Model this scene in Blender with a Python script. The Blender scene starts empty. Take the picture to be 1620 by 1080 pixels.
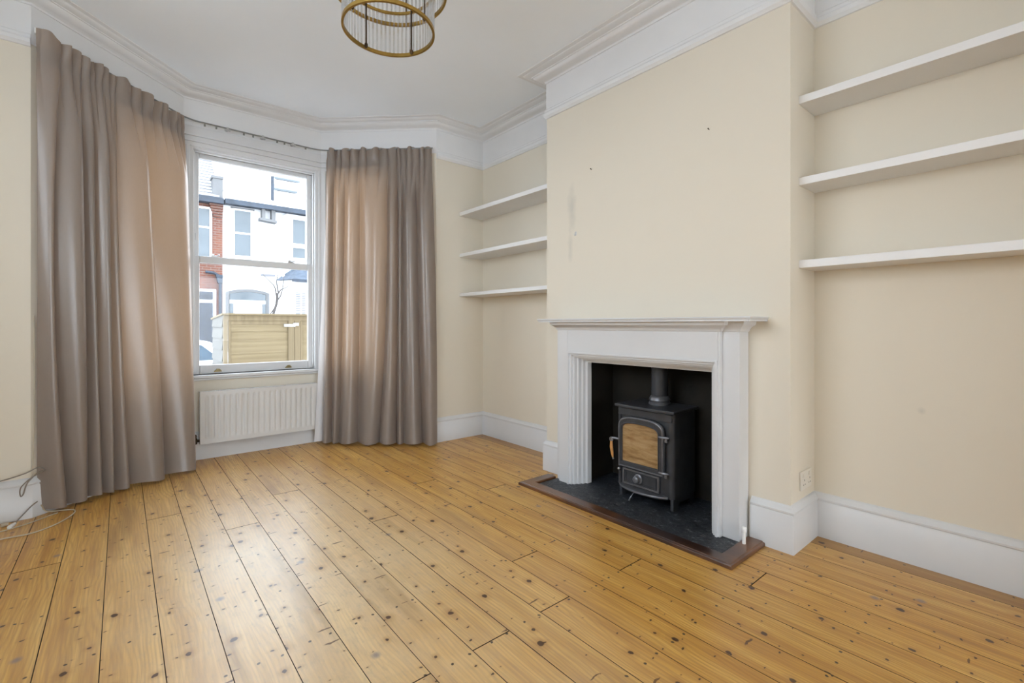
import bpy, bmesh, math, random
from mathutils import Vector, Matrix
random.seed(7)
PI = math.pi
SC = bpy.context.scene
COL = SC.collection

# ------------------------------------------------------------------ node helpers
def new_mat(name):
    m = bpy.data.materials.new(name); m.use_nodes = True
    nt = m.node_tree
    b = nt.nodes['Principled BSDF']
    return m, nt, b
def nd(nt, t, **kw):
    n = nt.nodes.new(t)
    for k, v in kw.items():
        if k in n.inputs: n.inputs[k].default_value = v
        else: setattr(n, k, v)
    return n
def math_n(nt, op, a, b=None, c=None, clamp=False):
    n = nt.nodes.new('ShaderNodeMath'); n.operation = op; n.use_clamp = clamp
    for i, v in enumerate((a, b, c)):
        if v is None: continue
        if isinstance(v, (int, float)): n.inputs[i].default_value = v
        else: nt.links.new(v, n.inputs[i])
    return n.outputs[0]
def mixc(nt, fac, a, b, blend='MIX'):
    n = nt.nodes.new('ShaderNodeMix'); n.data_type = 'RGBA'; n.blend_type = blend
    def put(s, v):
        if isinstance(v, tuple): s.default_value = (v[0], v[1], v[2], 1)
        elif isinstance(v, (int, float)): s.default_value = v
        else: nt.links.new(v, s)
    put(n.inputs[0], fac); put(n.inputs[6], a); put(n.inputs[7], b)
    return n.outputs[2]
def ramp(nt, fac, stops):
    n = nt.nodes.new('ShaderNodeValToRGB')
    while len(n.color_ramp.elements) < len(stops): n.color_ramp.elements.new(0.5)
    for e, (p, c) in zip(n.color_ramp.elements, stops):
        e.position = p; e.color = (c[0], c[1], c[2], 1) if isinstance(c, tuple) else (c, c, c, 1)
    nt.links.new(fac, n.inputs[0])
    return n.outputs[0]
def objco(nt, scale=(1, 1, 1), loc=(0, 0, 0)):
    tc = nt.nodes.new('ShaderNodeTexCoord'); mp = nt.nodes.new('ShaderNodeMapping')
    mp.inputs['Scale'].default_value = scale; mp.inputs['Location'].default_value = loc
    nt.links.new(tc.outputs['Object'], mp.inputs['Vector'])
    return mp.outputs[0]
def noise(nt, vec, scale, detail=3, rough=.5, dist=0):
    n = nd(nt, 'ShaderNodeTexNoise', Scale=scale, Detail=detail, Roughness=rough, Distortion=dist)
    nt.links.new(vec, n.inputs['Vector']); return n.outputs[0]
def bump(nt, b, h, strength=.2, dist=.01):
    n = nd(nt, 'ShaderNodeBump', Strength=strength, Distance=dist)
    nt.links.new(h, n.inputs['Height']); nt.links.new(n.outputs[0], b.inputs['Normal'])

def simple(name, col, rough=.5, metal=0, var=.04, vscale=6, bumps=0, bscale=80, spec=.5, coat=0):
    m, nt, b = new_mat(name)
    v = objco(nt); n = noise(nt, v, vscale, 4)
    d = tuple(c * (1 - var) for c in col); l = tuple(min(1, c * (1 + var)) for c in col)
    nt.links.new(ramp(nt, n, [(.3, d), (.7, l)]), b.inputs['Base Color'])
    b.inputs['Roughness'].default_value = rough; b.inputs['Metallic'].default_value = metal
    b.inputs['Specular IOR Level'].default_value = spec
    b.inputs['Coat Weight'].default_value = coat
    if bumps: bump(nt, b, noise(nt, v, bscale, 4), bumps, .003)
    return m

M = {}
M['white'] = simple('white_gloss_paint', (.655, .66, .665), .38, var=.015, bumps=.06, bscale=30)
M['shelf'] = simple('white_shelf_paint', (.76, .755, .75), .5, var=.015)
M['frieze'] = simple('white_matt_paint', (.74, .745, .75), .8, var=.015, bumps=.05, bscale=50)
M['ceiling'] = simple('ceiling_paint', (.84, .885, .93), .9, var=.012, vscale=2)
M['rad'] = simple('radiator_enamel', (.66, .655, .64), .4, var=.02)
M['plastic'] = simple('white_plastic', (.80, .80, .78), .35, var=.01)
M['socket'] = simple('cream_plastic', (.72, .68, .60), .4, var=.01)
M['brass'] = simple('aged_brass', (.42, .27, .07), .32, 1, var=.15, vscale=30)
M['bronze'] = simple('dark_bronze', (.07, .042, .022), .45, .8, var=.2, vscale=30)
M['dull_brass'] = simple('window_brass', (.30, .24, .12), .4, .9, var=.2)
M['steel'] = simple('grey_steel', (.55, .55, .55), .3, 1, var=.05)
M['iron'] = simple('black_stove_iron', (.052, .055, .062), .42, .25, var=.2, vscale=14, bumps=.12, bscale=260)
M['iron_edge'] = simple('worn_stove_iron', (.17, .17, .18), .35, .5, var=.2, vscale=20, bumps=.1, bscale=200)
M['soot'] = simple('sooty_brick', (.014, .011, .007), .9, var=.5, vscale=5, bumps=.5, bscale=25)
M['grip'] = simple('oak_grip', (.50, .24, .07), .45, var=.2, vscale=40)
M['track'] = simple('grey_track', (.22, .22, .21), .5)
M['dark'] = simple('dark_void', (.01, .01, .01), .9)
M['cable'] = simple('cream_cable', (.52, .45, .34), .5)
M['cable_grey'] = simple('grey_cable', (.22, .19, .16), .5)
M['stain_dark'] = simple('under_floor', (.045, .028, .017), .9)

def wall_paint(name, marks=()):
    m, nt, b = new_mat(name)
    v = objco(nt)
    n1 = noise(nt, v, 1.3, 3); n2 = noise(nt, v, 7, 4)
    c = mixc(nt, math_n(nt, 'MULTIPLY', n1, .5), (.725, .67, .565), (.705, .65, .545))
    c = mixc(nt, ramp(nt, n2, [(.62, 0.0), (.85, .18)]), c, (.65, .60, .51))
    for (cx, cy, cz, ry, rz, amt) in marks:              # scuffs left on the plaster
        mp = nd(nt, 'ShaderNodeMapping'); mp.inputs['Location'].default_value = (-cx * 4, -cy / ry, -cz / rz)
        mp.inputs['Scale'].default_value = (4, 1 / ry, 1 / rz)
        tc = nd(nt, 'ShaderNodeTexCoord'); nt.links.new(tc.outputs['Object'], mp.inputs['Vector'])
        ln = nd(nt, 'ShaderNodeVectorMath', operation='LENGTH'); nt.links.new(mp.outputs[0], ln.inputs[0])
        d = math_n(nt, 'ADD', ln.outputs['Value'], math_n(nt, 'MULTIPLY', math_n(nt, 'SUBTRACT', noise(nt, v, 14, 4), .5), 1.1))
        c = mixc(nt, math_n(nt, 'MULTIPLY', ramp(nt, d, [(.15, 1.0), (1.0, 0.0)]), amt), c, (.42, .42, .38))
    nt.links.new(c, b.inputs['Base Color']); b.inputs['Roughness'].default_value = .75
    b.inputs['Specular IOR Level'].default_value = .3
    bump(nt, b, noise(nt, v, 35, 3), .06, .004)
    return m
M['cream'] = wall_paint('cream_wall_paint')
M['cream_breast'] = wall_paint('cream_wall_paint_marked', [(2.475, 2.295, 1.93, .045, .20, .4), (2.475, 2.31, 1.66, .03, .13, .3)])
M['cream_right'] = wall_paint('cream_wall_paint_spot', [(2.8, .44, .705, .02, .02, .35)])

def floor_mat():
    m, nt, b = new_mat('old_pine_boards')
    L = nt.links
    tc = nd(nt, 'ShaderNodeTexCoord'); geo = nd(nt, 'ShaderNodeNewGeometry')
    rnd = geo.outputs['Random Per Island']
    sep = nd(nt, 'ShaderNodeSeparateXYZ'); L.new(tc.outputs['Object'], sep.inputs[0])
    X, Y = sep.outputs[0], sep.outputs[1]
    def vec(x, y, z=0.0):
        c = nd(nt, 'ShaderNodeCombineXYZ')
        for i, q in enumerate((x, y, z)):
            if isinstance(q, (int, float)): c.inputs[i].default_value = q
            else: L.new(q, c.inputs[i])
        return c.outputs[0]
    off = math_n(nt, 'MULTIPLY', rnd, 37.0)
    Yo = math_n(nt, 'ADD', Y, off); Xo = math_n(nt, 'ADD', X, math_n(nt, 'MULTIPLY', rnd, 11.0))
    # growth rings drawn out along the board
    bend = noise(nt, vec(math_n(nt, 'MULTIPLY', Xo, 3.0), math_n(nt, 'MULTIPLY', Yo, .8), off), 1.6, 2)
    rx = math_n(nt, 'ADD', math_n(nt, 'MULTIPLY', Xo, 430.0), math_n(nt, 'MULTIPLY', bend, 62.0))
    wv = math_n(nt, 'SINE', rx)
    wv = math_n(nt, 'POWER', math_n(nt, 'ADD', math_n(nt, 'MULTIPLY', wv, .5), .5), 2.2)
    fine = noise(nt, vec(math_n(nt, 'MULTIPLY', Xo, 190.0), math_n(nt, 'MULTIPLY', Yo, 5.0), off), 1.0, 4, .65)
    mid = noise(nt, vec(math_n(nt, 'MULTIPLY', Xo, 22.0), math_n(nt, 'MULTIPLY', Yo, 1.3), off), 1.0, 4, .6)
    big = noise(nt, vec(Xo, math_n(nt, 'MULTIPLY', Yo, .6)), 2.2, 3)
    base = ramp(nt, mid, [(.26, (.39, .175, .024)), (.48, (.60, .335, .066)), (.74, (.77, .50, .145))])
    base = mixc(nt, math_n(nt, 'MULTIPLY', wv, .42), base, (.36, .175, .04))
    base = mixc(nt, ramp(nt, fine, [(.42, 0.0), (.70, .55)]), base, (.33, .16, .045))
    tint = ramp(nt, rnd, [(0.0, (1.0, .93, .84)), (.35, (1.06, 1.0, .95)), (.6, (.92, .86, .76)), (1.0, (1.08, 1.03, 1.0))])
    base = mixc(nt, .75, base, tint, 'MULTIPLY')
    # pale mid-floor patch: some wear, plus missing daylight painted into the colour
    wear_light = noise(nt, vec(X, Y), 1.1, 4, .6)
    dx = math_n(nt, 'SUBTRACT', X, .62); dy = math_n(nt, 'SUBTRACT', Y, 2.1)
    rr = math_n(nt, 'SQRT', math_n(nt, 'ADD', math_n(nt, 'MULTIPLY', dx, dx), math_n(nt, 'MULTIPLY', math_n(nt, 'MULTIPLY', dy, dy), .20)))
    wn = math_n(nt, 'MULTIPLY', ramp(nt, rr, [(.15, 1.0), (1.0, 0.0)]), ramp(nt, wear_light, [(.25, .3), (.6, 1.0)]))
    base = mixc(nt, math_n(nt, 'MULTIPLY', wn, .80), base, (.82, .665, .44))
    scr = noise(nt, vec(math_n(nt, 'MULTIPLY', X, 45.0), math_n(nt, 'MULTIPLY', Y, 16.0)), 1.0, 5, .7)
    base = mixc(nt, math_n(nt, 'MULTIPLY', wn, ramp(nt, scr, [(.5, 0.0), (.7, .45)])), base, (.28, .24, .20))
    edge = math_n(nt, 'GREATER_THAN', math_n(nt, 'ADD', X, math_n(nt, 'MULTIPLY', math_n(nt, 'SUBTRACT', big, .5), .03)), 2.672)   # unsanded border left dark along the wall
    base = mixc(nt, math_n(nt, 'MULTIPLY', edge, .55), base, (.27, .125, .025))
    # grey streaks
    st = noise(nt, vec(math_n(nt, 'MULTIPLY', Xo, 9.0), math_n(nt, 'MULTIPLY', Yo, .9), off), 1.0, 3)
    base = mixc(nt, ramp(nt, st, [(.60, 0.0), (.76, .5)]), base, (.26, .15, .06))
    # knots
    def knots(sx, sy, scale, keep, r0, r1, seed):
        wob = noise(nt, vec(Xo, Yo, seed), 30, 2)
        wv_ = math_n(nt, 'MULTIPLY', math_n(nt, 'SUBTRACT', wob, .5), .018)
        vx = math_n(nt, 'MULTIPLY', math_n(nt, 'ADD', Xo, wv_), sx); vy = math_n(nt, 'MULTIPLY', math_n(nt, 'ADD', Yo, wv_), sy)
        vo = nd(nt, 'ShaderNodeTexVoronoi', Scale=scale, Randomness=1.0); vo.voronoi_dimensions = '2D'
        L.new(vec(math_n(nt, 'ADD', vx, seed), vy), vo.inputs['Vector'])
        cs = nd(nt, 'ShaderNodeSeparateColor'); L.new(vo.outputs['Color'], cs.inputs[0])
        on = math_n(nt, 'LESS_THAN', cs.outputs[0], keep)
        size = math_n(nt, 'ADD', math_n(nt, 'MULTIPLY', cs.outputs[1], .8), .45)
        d = math_n(nt, 'DIVIDE', vo.outputs['Distance'], size)
        core = math_n(nt, 'MULTIPLY', ramp(nt, d, [(r0, 1.0), (r1, 0.0)]), on)
        halo = math_n(nt, 'MULTIPLY', ramp(nt, d, [(r0, 1.0), (r1 * 3.2, 0.0)]), on)
        return core, halo
    k1, h1 = knots(1.0, .80, 6.6, .60, .052, .070, 3.1)
    k2, h2 = knots(.80, 1.35, 9.5, .72, .036, .050, 17.7)
    k3, h3 = knots(.42, 2.7, 4.2, .50, .032, .046, 41.2)      # spike knots lying across the board
    base = mixc(nt, math_n(nt, 'MULTIPLY', h1, .40), base, (.34, .15, .04))
    base = mixc(nt, math_n(nt, 'MULTIPLY', h2, .22), base, (.30, .14, .045))
    base = mixc(nt, math_n(nt, 'MULTIPLY', k1, .93), base, (.050, .018, .008))
    base = mixc(nt, math_n(nt, 'MULTIPLY', k2, .9), base, (.045, .017, .009))
    base = mixc(nt, math_n(nt, 'MULTIPLY', k3, .85), base, (.075, .028, .012))
    # nail holes over the joists
    fx = math_n(nt, 'FRACT', math_n(nt, 'DIVIDE', math_n(nt, 'ADD', X, 10.0 + .214 - 62 * .1605 + .0), .1605))
    ax = math_n(nt, 'MINIMUM', math_n(nt, 'ABSOLUTE', math_n(nt, 'SUBTRACT', fx, .2)), math_n(nt, 'ABSOLUTE', math_n(nt, 'SUBTRACT', fx, .77)))
    ax = math_n(nt, 'MULTIPLY', ax, .1605)
    ys = math_n(nt, 'ADD', math_n(nt, 'ADD', Y, 20.0 - 1.29 + .2), math_n(nt, 'MULTIPLY', math_n(nt, 'SUBTRACT', noise(nt, vec(math_n(nt, 'MULTIPLY', X, 9.0), 0.0), 1.0, 1), .5), .07))
    fy = math_n(nt, 'FRACT', math_n(nt, 'DIVIDE', ys, .40))
    ay = math_n(nt, 'MULTIPLY', math_n(nt, 'ABSOLUTE', math_n(nt, 'SUBTRACT', fy, .5)), .40)
    dn = math_n(nt, 'SQRT', math_n(nt, 'ADD', math_n(nt, 'MULTIPLY', ax, ax), math_n(nt, 'MULTIPLY', ay, ay)))
    nail = ramp(nt, math_n(nt, 'MULTIPLY', dn, 100.0), [(.42, 1.0), (.62, 0.0)])
    base = mixc(nt, math_n(nt, 'MULTIPLY', nail, .92), base, (.03, .022, .018))
    # ink and paint spots
    sp = nd(nt, 'ShaderNodeTexVoronoi', Scale=2.3, Randomness=1.0); sp.voronoi_dimensions = '2D'
    L.new(vec(math_n(nt, 'ADD', X, 5.5), math_n(nt, 'MULTIPLY', Y, .9)), sp.inputs['Vector'])
    cs = nd(nt, 'ShaderNodeSeparateColor'); L.new(sp.outputs['Color'], cs.inputs[0])
    ink = math_n(nt, 'MULTIPLY', math_n(nt, 'LESS_THAN', cs.outputs[0], .35), ramp(nt, math_n(nt, 'ADD', sp.outputs['Distance'], math_n(nt, 'MULTIPLY', fine, .03)), [(.03, 1.0), (.06, 0.0)]))
    base = mixc(nt, math_n(nt, 'MULTIPLY', ink, .6), base, (.12, .13, .19))
    L.new(base, b.inputs['Base Color'])
    ro = math_n(nt, 'ADD', math_n(nt, 'MULTIPLY', big, .12), math_n(nt, 'MULTIPLY', fine, .14))
    L.new(math_n(nt, 'ADD', ro, .27), b.inputs['Roughness'])
    b.inputs['Specular IOR Level'].default_value = .5
    b.inputs['Coat Weight'].default_value = .30; b.inputs['Coat Roughness'].default_value = .22
    h = math_n(nt, 'SUBTRACT', math_n(nt, 'MULTIPLY', fine, .5), math_n(nt, 'ADD', nail, math_n(nt, 'MULTIPLY', big, -2.0)))
    bump(nt, b, h, .12, .004)
    return m
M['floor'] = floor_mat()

def wood(name, light, dark, axis='y', rough=.5, coat=0, sc=1.0, knots=False, vary=0.0):
    m, nt, b = new_mat(name)
    s = {'x': (.6, 14, 14), 'y': (14, .6, 14), 'z': (14, 14, .6)}[axis]
    v = objco(nt, tuple(q * sc for q in s))
    n = noise(nt, v, 2.0, 5, .6, .6)
    c = ramp(nt, n, [(.3, dark), (.7, light)])
    if vary:
        z = noise(nt, objco(nt), 2.5, 3); c = mixc(nt, ramp(nt, z, [(.4, 0.0), (.62, vary)]), c, (.30, .115, .03))
    if knots:
        vo = nd(nt, 'ShaderNodeTexVoronoi', Scale=3.2); nt.links.new(objco(nt, (.8, 1, 2.6)), vo.inputs['Vector'])
        cs = nd(nt, 'ShaderNodeSeparateColor'); nt.links.new(vo.outputs['Color'], cs.inputs[0])
        k = math_n(nt, 'MULTIPLY', math_n(nt, 'LESS_THAN', cs.outputs[0], .6), ramp(nt, vo.outputs['Distance'], [(.07, 1.0), (.16, 0.0)]))
        c = mixc(nt, math_n(nt, 'MULTIPLY', k, .75), c, (.08, .045, .02))
    nt.links.new(c, b.inputs['Base Color']); b.inputs['Roughness'].default_value = rough
    b.inputs['Coat Weight'].default_value = coat; b.inputs['Coat Roughness'].default_value = .2
    bump(nt, b, n, .1, .003)
    return m
M['mahogany'] = wood('dark_mahogany', (.050, .022, .015), (.022, .011, .008), 'y', .32, .4, 1.0, vary=.45)
M['fence_h'] = wood('pale_timber_boards', (.225, .175, .10), (.155, .115, .06), 'x', .7, knots=True)
M['fence_v'] = wood('pale_timber_posts', (.205, .155, .088), (.14, .105, .058), 'z', .7)
M['fence_grey'] = wood('weathered_cladding', (.15, .145, .13), (.105, .10, .09), 'y', .8)
M['bark'] = wood('grey_bark', (.09, .08, .075), (.05, .043, .04), 'z', .9)

def slate_mat():
    m, nt, b = new_mat('black_slate_with_ash')
    v = objco(nt)
    n = noise(nt, v, 26, 6, .7, .5); n2 = noise(nt, objco(nt, (1, .5, 1)), 60, 5, .75)
    c = ramp(nt, n, [(.35, (.010, .012, .015)), (.62, (.035, .04, .048)), (.8, (.09, .10, .115))])
    c = mixc(nt, ramp(nt, n2, [(.56, 0.0), (.70, .75)]), c, (.30, .31, .32))
    nt.links.new(c, b.inputs['Base Color']); b.inputs['Roughness'].default_value = .42
    bump(nt, b, n, .9, .012)
    return m
M['slate'] = slate_mat()

def stove_glass():
    m, nt, b = new_mat('smoked_stove_glass')
    n = noise(nt, objco(nt, (1, 2.2, 13)), 3.2, 5, .65, .4); n2 = noise(nt, objco(nt), 14, 3)
    c = ramp(nt, n, [(.25, (.17, .09, .035)), (.5, (.36, .225, .10)), (.75, (.46, .31, .155))])
    c = mixc(nt, ramp(nt, n2, [(.55, 0.0), (.75, .4)]), c, (.26, .13, .05))
    nt.links.new(c, b.inputs['Base Color']); b.inputs['Roughness'].default_value = .25
    b.inputs['Coat Weight'].default_value = .6; b.inputs['Coat Roughness'].default_value = .05
    return m
M['stove_glass'] = stove_glass()

def curtain_mat(name, col, tcol, tfac, rough=.42):
    m, nt, b = new_mat(name)
    v = objco(nt)
    n = noise(nt, v, 3, 3); weave = noise(nt, objco(nt, (1, 1, .15)), 240, 2)
    c = mixc(nt, ramp(nt, n, [(.35, 0.0), (.7, .35)]), col, tuple(q * .88 for q in col))
    c = mixc(nt, ramp(nt, weave, [(.4, 0.0), (.7, .15)]), c, tuple(q * .75 for q in col))
    nt.links.new(c, b.inputs['Base Color']); b.inputs['Roughness'].default_value = rough
    b.inputs['Sheen Weight'].default_value = .25; b.inputs['Sheen Roughness'].default_value = .4
    b.inputs['Specular IOR Level'].default_value = .95
    t = nd(nt, 'ShaderNodeBsdfTranslucent'); t.inputs['Color'].default_value = (*tcol, 1)
    mx = nd(nt, 'ShaderNodeMixShader'); mx.inputs[0].default_value = tfac
    nt.links.new(b.outputs[0], mx.inputs[1]); nt.links.new(t.outputs[0], mx.inputs[2])
    nt.links.new(mx.outputs[0], nt.nodes['Material Output'].inputs['Surface'])
    return m
M['curtain'] = curtain_mat('taupe_satin', (.41, .35, .305), (.27, .150, .072), .40, .28)
M['lining'] = curtain_mat('white_lining', (.80, .80, .82), (.7, .65, .6), .25, .7)

def glass_mat(name, tint=(1, 1, 1), refl=.06, rough=0.0):
    m = bpy.data.materials.new(name); m.use_nodes = True; nt = m.node_tree; nt.nodes.clear()
    out = nd(nt, 'ShaderNodeOutputMaterial'); tr = nd(nt, 'ShaderNodeBsdfTransparent'); gl = nd(nt, 'ShaderNodeBsdfGlossy')
    tr.inputs['Color'].default_value = (*tint, 1); gl.inputs['Roughness'].default_value = rough
    lw = nd(nt, 'ShaderNodeLayerWeight', Blend=.25); f = math_n(nt, 'ADD', math_n(nt, 'MULTIPLY', lw.outputs['Facing'], refl * 2.5), refl * .5)
    mx = nd(nt, 'ShaderNodeMixShader'); nt.links.new(f, mx.inputs[0]); nt.links.new(tr.outputs[0], mx.inputs[1]); nt.links.new(gl.outputs[0], mx.inputs[2])
    nt.links.new(mx.outputs[0], out.inputs['Surface'])
    return m
M['glass'] = glass_mat('window_glass', (.98, .985, .985), .025)
M['rod'] = glass_mat('clear_glass_rod', (.95, .955, .96), .34, .08)

def brick_mat():
    m, nt, b = new_mat('red_brick')
    tc = nd(nt, 'ShaderNodeTexCoord'); sp = nd(nt, 'ShaderNodeSeparateXYZ'); nt.links.new(tc.outputs['Object'], sp.inputs[0])
    cb = nd(nt, 'ShaderNodeCombineXYZ'); nt.links.new(math_n(nt, 'ADD', sp.outputs[0], sp.outputs[1]), cb.inputs[0]); nt.links.new(sp.outputs[2], cb.inputs[1])
    br = nd(nt, 'ShaderNodeTexBrick', Scale=1.0); nt.links.new(cb.outputs[0], br.inputs['Vector'])
    br.inputs['Brick Width'].default_value = .23; br.inputs['Row Height'].default_value = .078; br.inputs['Mortar Size'].default_value = .009
    br.inputs['Color1'].default_value = (.15, .052, .034, 1); br.inputs['Color2'].default_value = (.105, .042, .032, 1); br.inputs['Mortar'].default_value = (.16, .14, .125, 1)
    n = noise(nt, objco(nt), 2.2, 4)
    nt.links.new(mixc(nt, ramp(nt, n, [(.35, 0.0), (.7, .5)]), br.outputs[0], (.18, .075, .042)), b.inputs['Base Color'])
    b.inputs['Roughness'].default_value = .9
    return m
M['brick'] = brick_mat()
M['render'] = simple('white_masonry_paint', (.66, .67, .68), .8, var=.02)
M['stone'] = simple('pale_stone', (.13, .132, .135), .8, var=.06)
M['house_glass'] = simple('far_window_pane', (.085, .105, .12), .12, var=.12, vscale=1.5)
M['door_blue'] = simple('dark_blue_door', (.022, .028, .04), .4, var=.4, vscale=5)
M['door_white'] = simple('white_front_door', (.80, .80, .80), .5, var=.02)
M['lead'] = simple('blue_grey_lead', (.026, .037, .055), .6, var=.3, vscale=4)
M['slate_roof'] = simple('blue_roof_slate', (.07, .09, .12), .6, var=.3, vscale=8)
M['pale_roof'] = simple('pale_glare_roof', (.72, .74, .76), .6, var=.05)  # white glare on the roof put into its base colour
M['shutter'] = simple('grey_shutter_slats', (.14, .145, .16), .5)
M['tarmac'] = simple('wet_tarmac', (.12, .125, .135), .6, var=.15, vscale=3, bumps=.2)
M['paving'] = simple('garden_paving', (.62, .62, .62), .8, var=.1, vscale=4)
M['car_paint'] = simple('white_car_paint', (.80, .81, .83), .25, coat=.6, var=.01)
M['car_glass'] = simple('tinted_car_glass', (.06, .09, .12), .08, var=.2)
M['rubber'] = simple('black_tyre', (.02, .02, .02), .8)
M['pot'] = simple('terracotta_pot', (.46, .36, .32), .8, var=.1)
def tile_mat():
    m, nt, b = new_mat('grey_roof_tiles')
    sp = nd(nt, 'ShaderNodeSeparateXYZ'); tc = nd(nt, 'ShaderNodeTexCoord'); nt.links.new(tc.outputs['Object'], sp.inputs[0])
    f = math_n(nt, 'FRACT', math_n(nt, 'MULTIPLY', sp.outputs[2], 7.5))
    c = ramp(nt, f, [(.0, (.06, .06, .07)), (.28, (.08, .08, .09)), (.32, (.27, .275, .285)), (1.0, (.30, .305, .315))])
    nt.links.new(c, b.inputs['Base Color']); b.inputs['Roughness'].default_value = .7
    return m
M['tiles'] = tile_mat()

# ------------------------------------------------------------------ mesh helpers
class MB:
    def __init__(s): s.v = []; s.f = []
    def add(s, vs, fs):
        o = len(s.v); s.v += [tuple(v) for v in vs]; s.f += [tuple(o + i for i in f) for f in fs]; return s
    def box(s, x0, x1, y0, y1, z0, z1):
        vs = [(x, y, z) for z in (z0, z1) for y in (y0, y1) for x in (x0, x1)]
        return s.add(vs, [(0, 2, 3, 1), (4, 5, 7, 6), (0, 1, 5, 4), (2, 6, 7, 3), (0, 4, 6, 2), (1, 3, 7, 5)])
    def hexa(s, a):  # 8 points: bottom ring 4, top ring 4
        return s.add(a, [(3, 2, 1, 0), (4, 5, 6, 7), (0, 1, 5, 4), (1, 2, 6, 5), (2, 3, 7, 6), (3, 0, 4, 7)])
    def prism(s, loop, d):
        n = len(loop); d = Vector(d); a = [Vector(p) for p in loop]; b = [p + d for p in a]
        return s.add(a + b, [tuple(reversed(range(n))), tuple(range(n, 2 * n))] + [(i, (i + 1) % n, n + (i + 1) % n, n + i) for i in range(n)])
    def ring(s, outer, inner, d):
        n = len(outer); d = Vector(d)
        O = [Vector(p) for p in outer]; I = [Vector(p) for p in inner]
        vs = O + I + [p + d for p in O] + [p + d for p in I]
        fs = []
        for i in range(n):
            j = (i + 1) % n
            fs += [(i, j, n + j, n + i), (2*n + i, 3*n + i, 3*n + j, 2*n + j), (i, 2*n + i, 2*n + j, j), (n + i, n + j, 3*n + j, 3*n + i)]
        return s.add(vs, fs)
    def tube(s, pts, r, n=8, caps=True, closed=False):
        P = [Vector(p) for p in pts]; m = len(P); rings = []
        up = None
        for i, p in enumerate(P):
            if closed: t = P[(i + 1) % m] - P[i - 1]
            else: t = P[min(i + 1, m - 1)] - P[max(i - 1, 0)]
            t.normalize()
            if up is None:
                a = Vector((0, 0, 1)) if abs(t.z) < .9 else Vector((1, 0, 0)); up = (a - t * a.dot(t)).normalized()
            else: up = (up - t * up.dot(t)).normalized()
            w = t.cross(up); rr = r[i] if isinstance(r, (list, tuple)) else r
            rings.append([p + (up * math.cos(2*PI*k/n) + w * math.sin(2*PI*k/n)) * rr for k in range(n)])
        vs = [v for q in rings for v in q]; fs = []
        for i in range(m if closed else m - 1):
            j = (i + 1) % m
            fs += [(i*n + k, i*n + (k+1) % n, j*n + (k+1) % n, j*n + k) for k in range(n)]
        if caps and not closed: fs += [tuple(reversed(range(n))), tuple(range((m-1)*n, m*n))]
        return s.add(vs, fs)
    def lathe(s, prof, c, axis='z', n=24):
        c = Vector(c); vs = []; m = len(prof)
        for r, h in prof:
            for k in range(n):
                a = 2*PI*k/n; x, y = r*math.cos(a), r*math.sin(a)
                vs.append(c + (Vector((x, y, h)) if axis == 'z' else Vector((h, x, y)) if axis == 'x' else Vector((x, h, y))))
        fs = [(i*n + k, i*n + (k+1) % n, (i+1)*n + (k+1) % n, (i+1)*n + k) for i in range(m-1) for k in range(n)]
        fs += [tuple(reversed(range(n))), tuple(range((m-1)*n, m*n))]
        return s.add(vs, fs)
    def grid(s, rows):
        m, n = len(rows), len(rows[0])
        return s.add([p for r in rows for p in r], [(i*n + j, i*n + j+1, (i+1)*n + j+1, (i+1)*n + j) for i in range(m-1) for j in range(n-1)])
    def build(s, name, mat, parent=None, smooth=False, bevel=0, xf=None, seg=2):
        me = bpy.data.meshes.new(name)
        vs = [xf(*v) for v in s.v] if xf else s.v
        me.from_pydata([tuple(v) for v in vs], [], s.f)
        bm = bmesh.new(); bm.from_mesh(me); bmesh.ops.recalc_face_normals(bm, faces=bm.faces); bm.to_mesh(me); bm.free()
        for mm in (mat if isinstance(mat, (list, tuple)) else [mat]): me.materials.append(mm)
        o = bpy.data.objects.new(name, me); COL.objects.link(o)
        if smooth:
            for p in me.polygons: p.use_smooth = True
            if smooth != 'all':
                md = o.modifiers.new('edge', 'EDGE_SPLIT'); md.split_angle = math.radians(38)
        if bevel:
            md = o.modifiers.new('bevel', 'BEVEL'); md.width = bevel; md.segments = seg; md.limit_method = 'ANGLE'; md.angle_limit = math.radians(40)
        if parent is not None: attach(o, parent)
        return o
LOC = {}
def attach(o, p):
    o.parent = p
    if p.name in LOC: o.matrix_parent_inverse = Matrix.Translation(-LOC[p.name])
def tag(o, label, cat, group=None):
    o['label'] = label; o['category'] = cat
    if group: o['group'] = group
    return o
def thing(name, label, cat, loc, group=None):
    o = bpy.data.objects.new(name, None); COL.objects.link(o); o.location = loc; o.empty_display_size = .1
    LOC[o.name] = Vector(loc)
    return tag(o, label, cat, group)
def struct(o): o['kind'] = 'structure'; return o
def catmull(pts, k=8):
    P = [Vector(p) for p in pts]; P = [2*P[0] - P[1]] + P + [2*P[-1] - P[-2]]; out = []
    for i in range(1, len(P) - 2):
        for j in range(k):
            t = j / k; a, b, c, d = P[i-1:i+3]
            out.append(.5 * ((2*b) + (c - a)*t + (2*a - 5*b + 4*c - d)*t*t + (3*b - a - 3*c + d)*t**3))
    return out + [P[-2]]
def mitres(path):
    P = [Vector((p[0], p[1])) for p in path]; out = []
    for i in range(len(P)):
        ns = []
        if i > 0: d = (P[i] - P[i-1]).normalized(); ns.append(Vector((-d.y, d.x)))
        if i < len(P) - 1: d = (P[i+1] - P[i]).normalized(); ns.append(Vector((-d.y, d.x)))
        if len(ns) == 1: out.append(ns[0])
        else: q = ns[0] + ns[1]; out.append(q / (1 + ns[0].dot(ns[1])))
    return out
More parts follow.
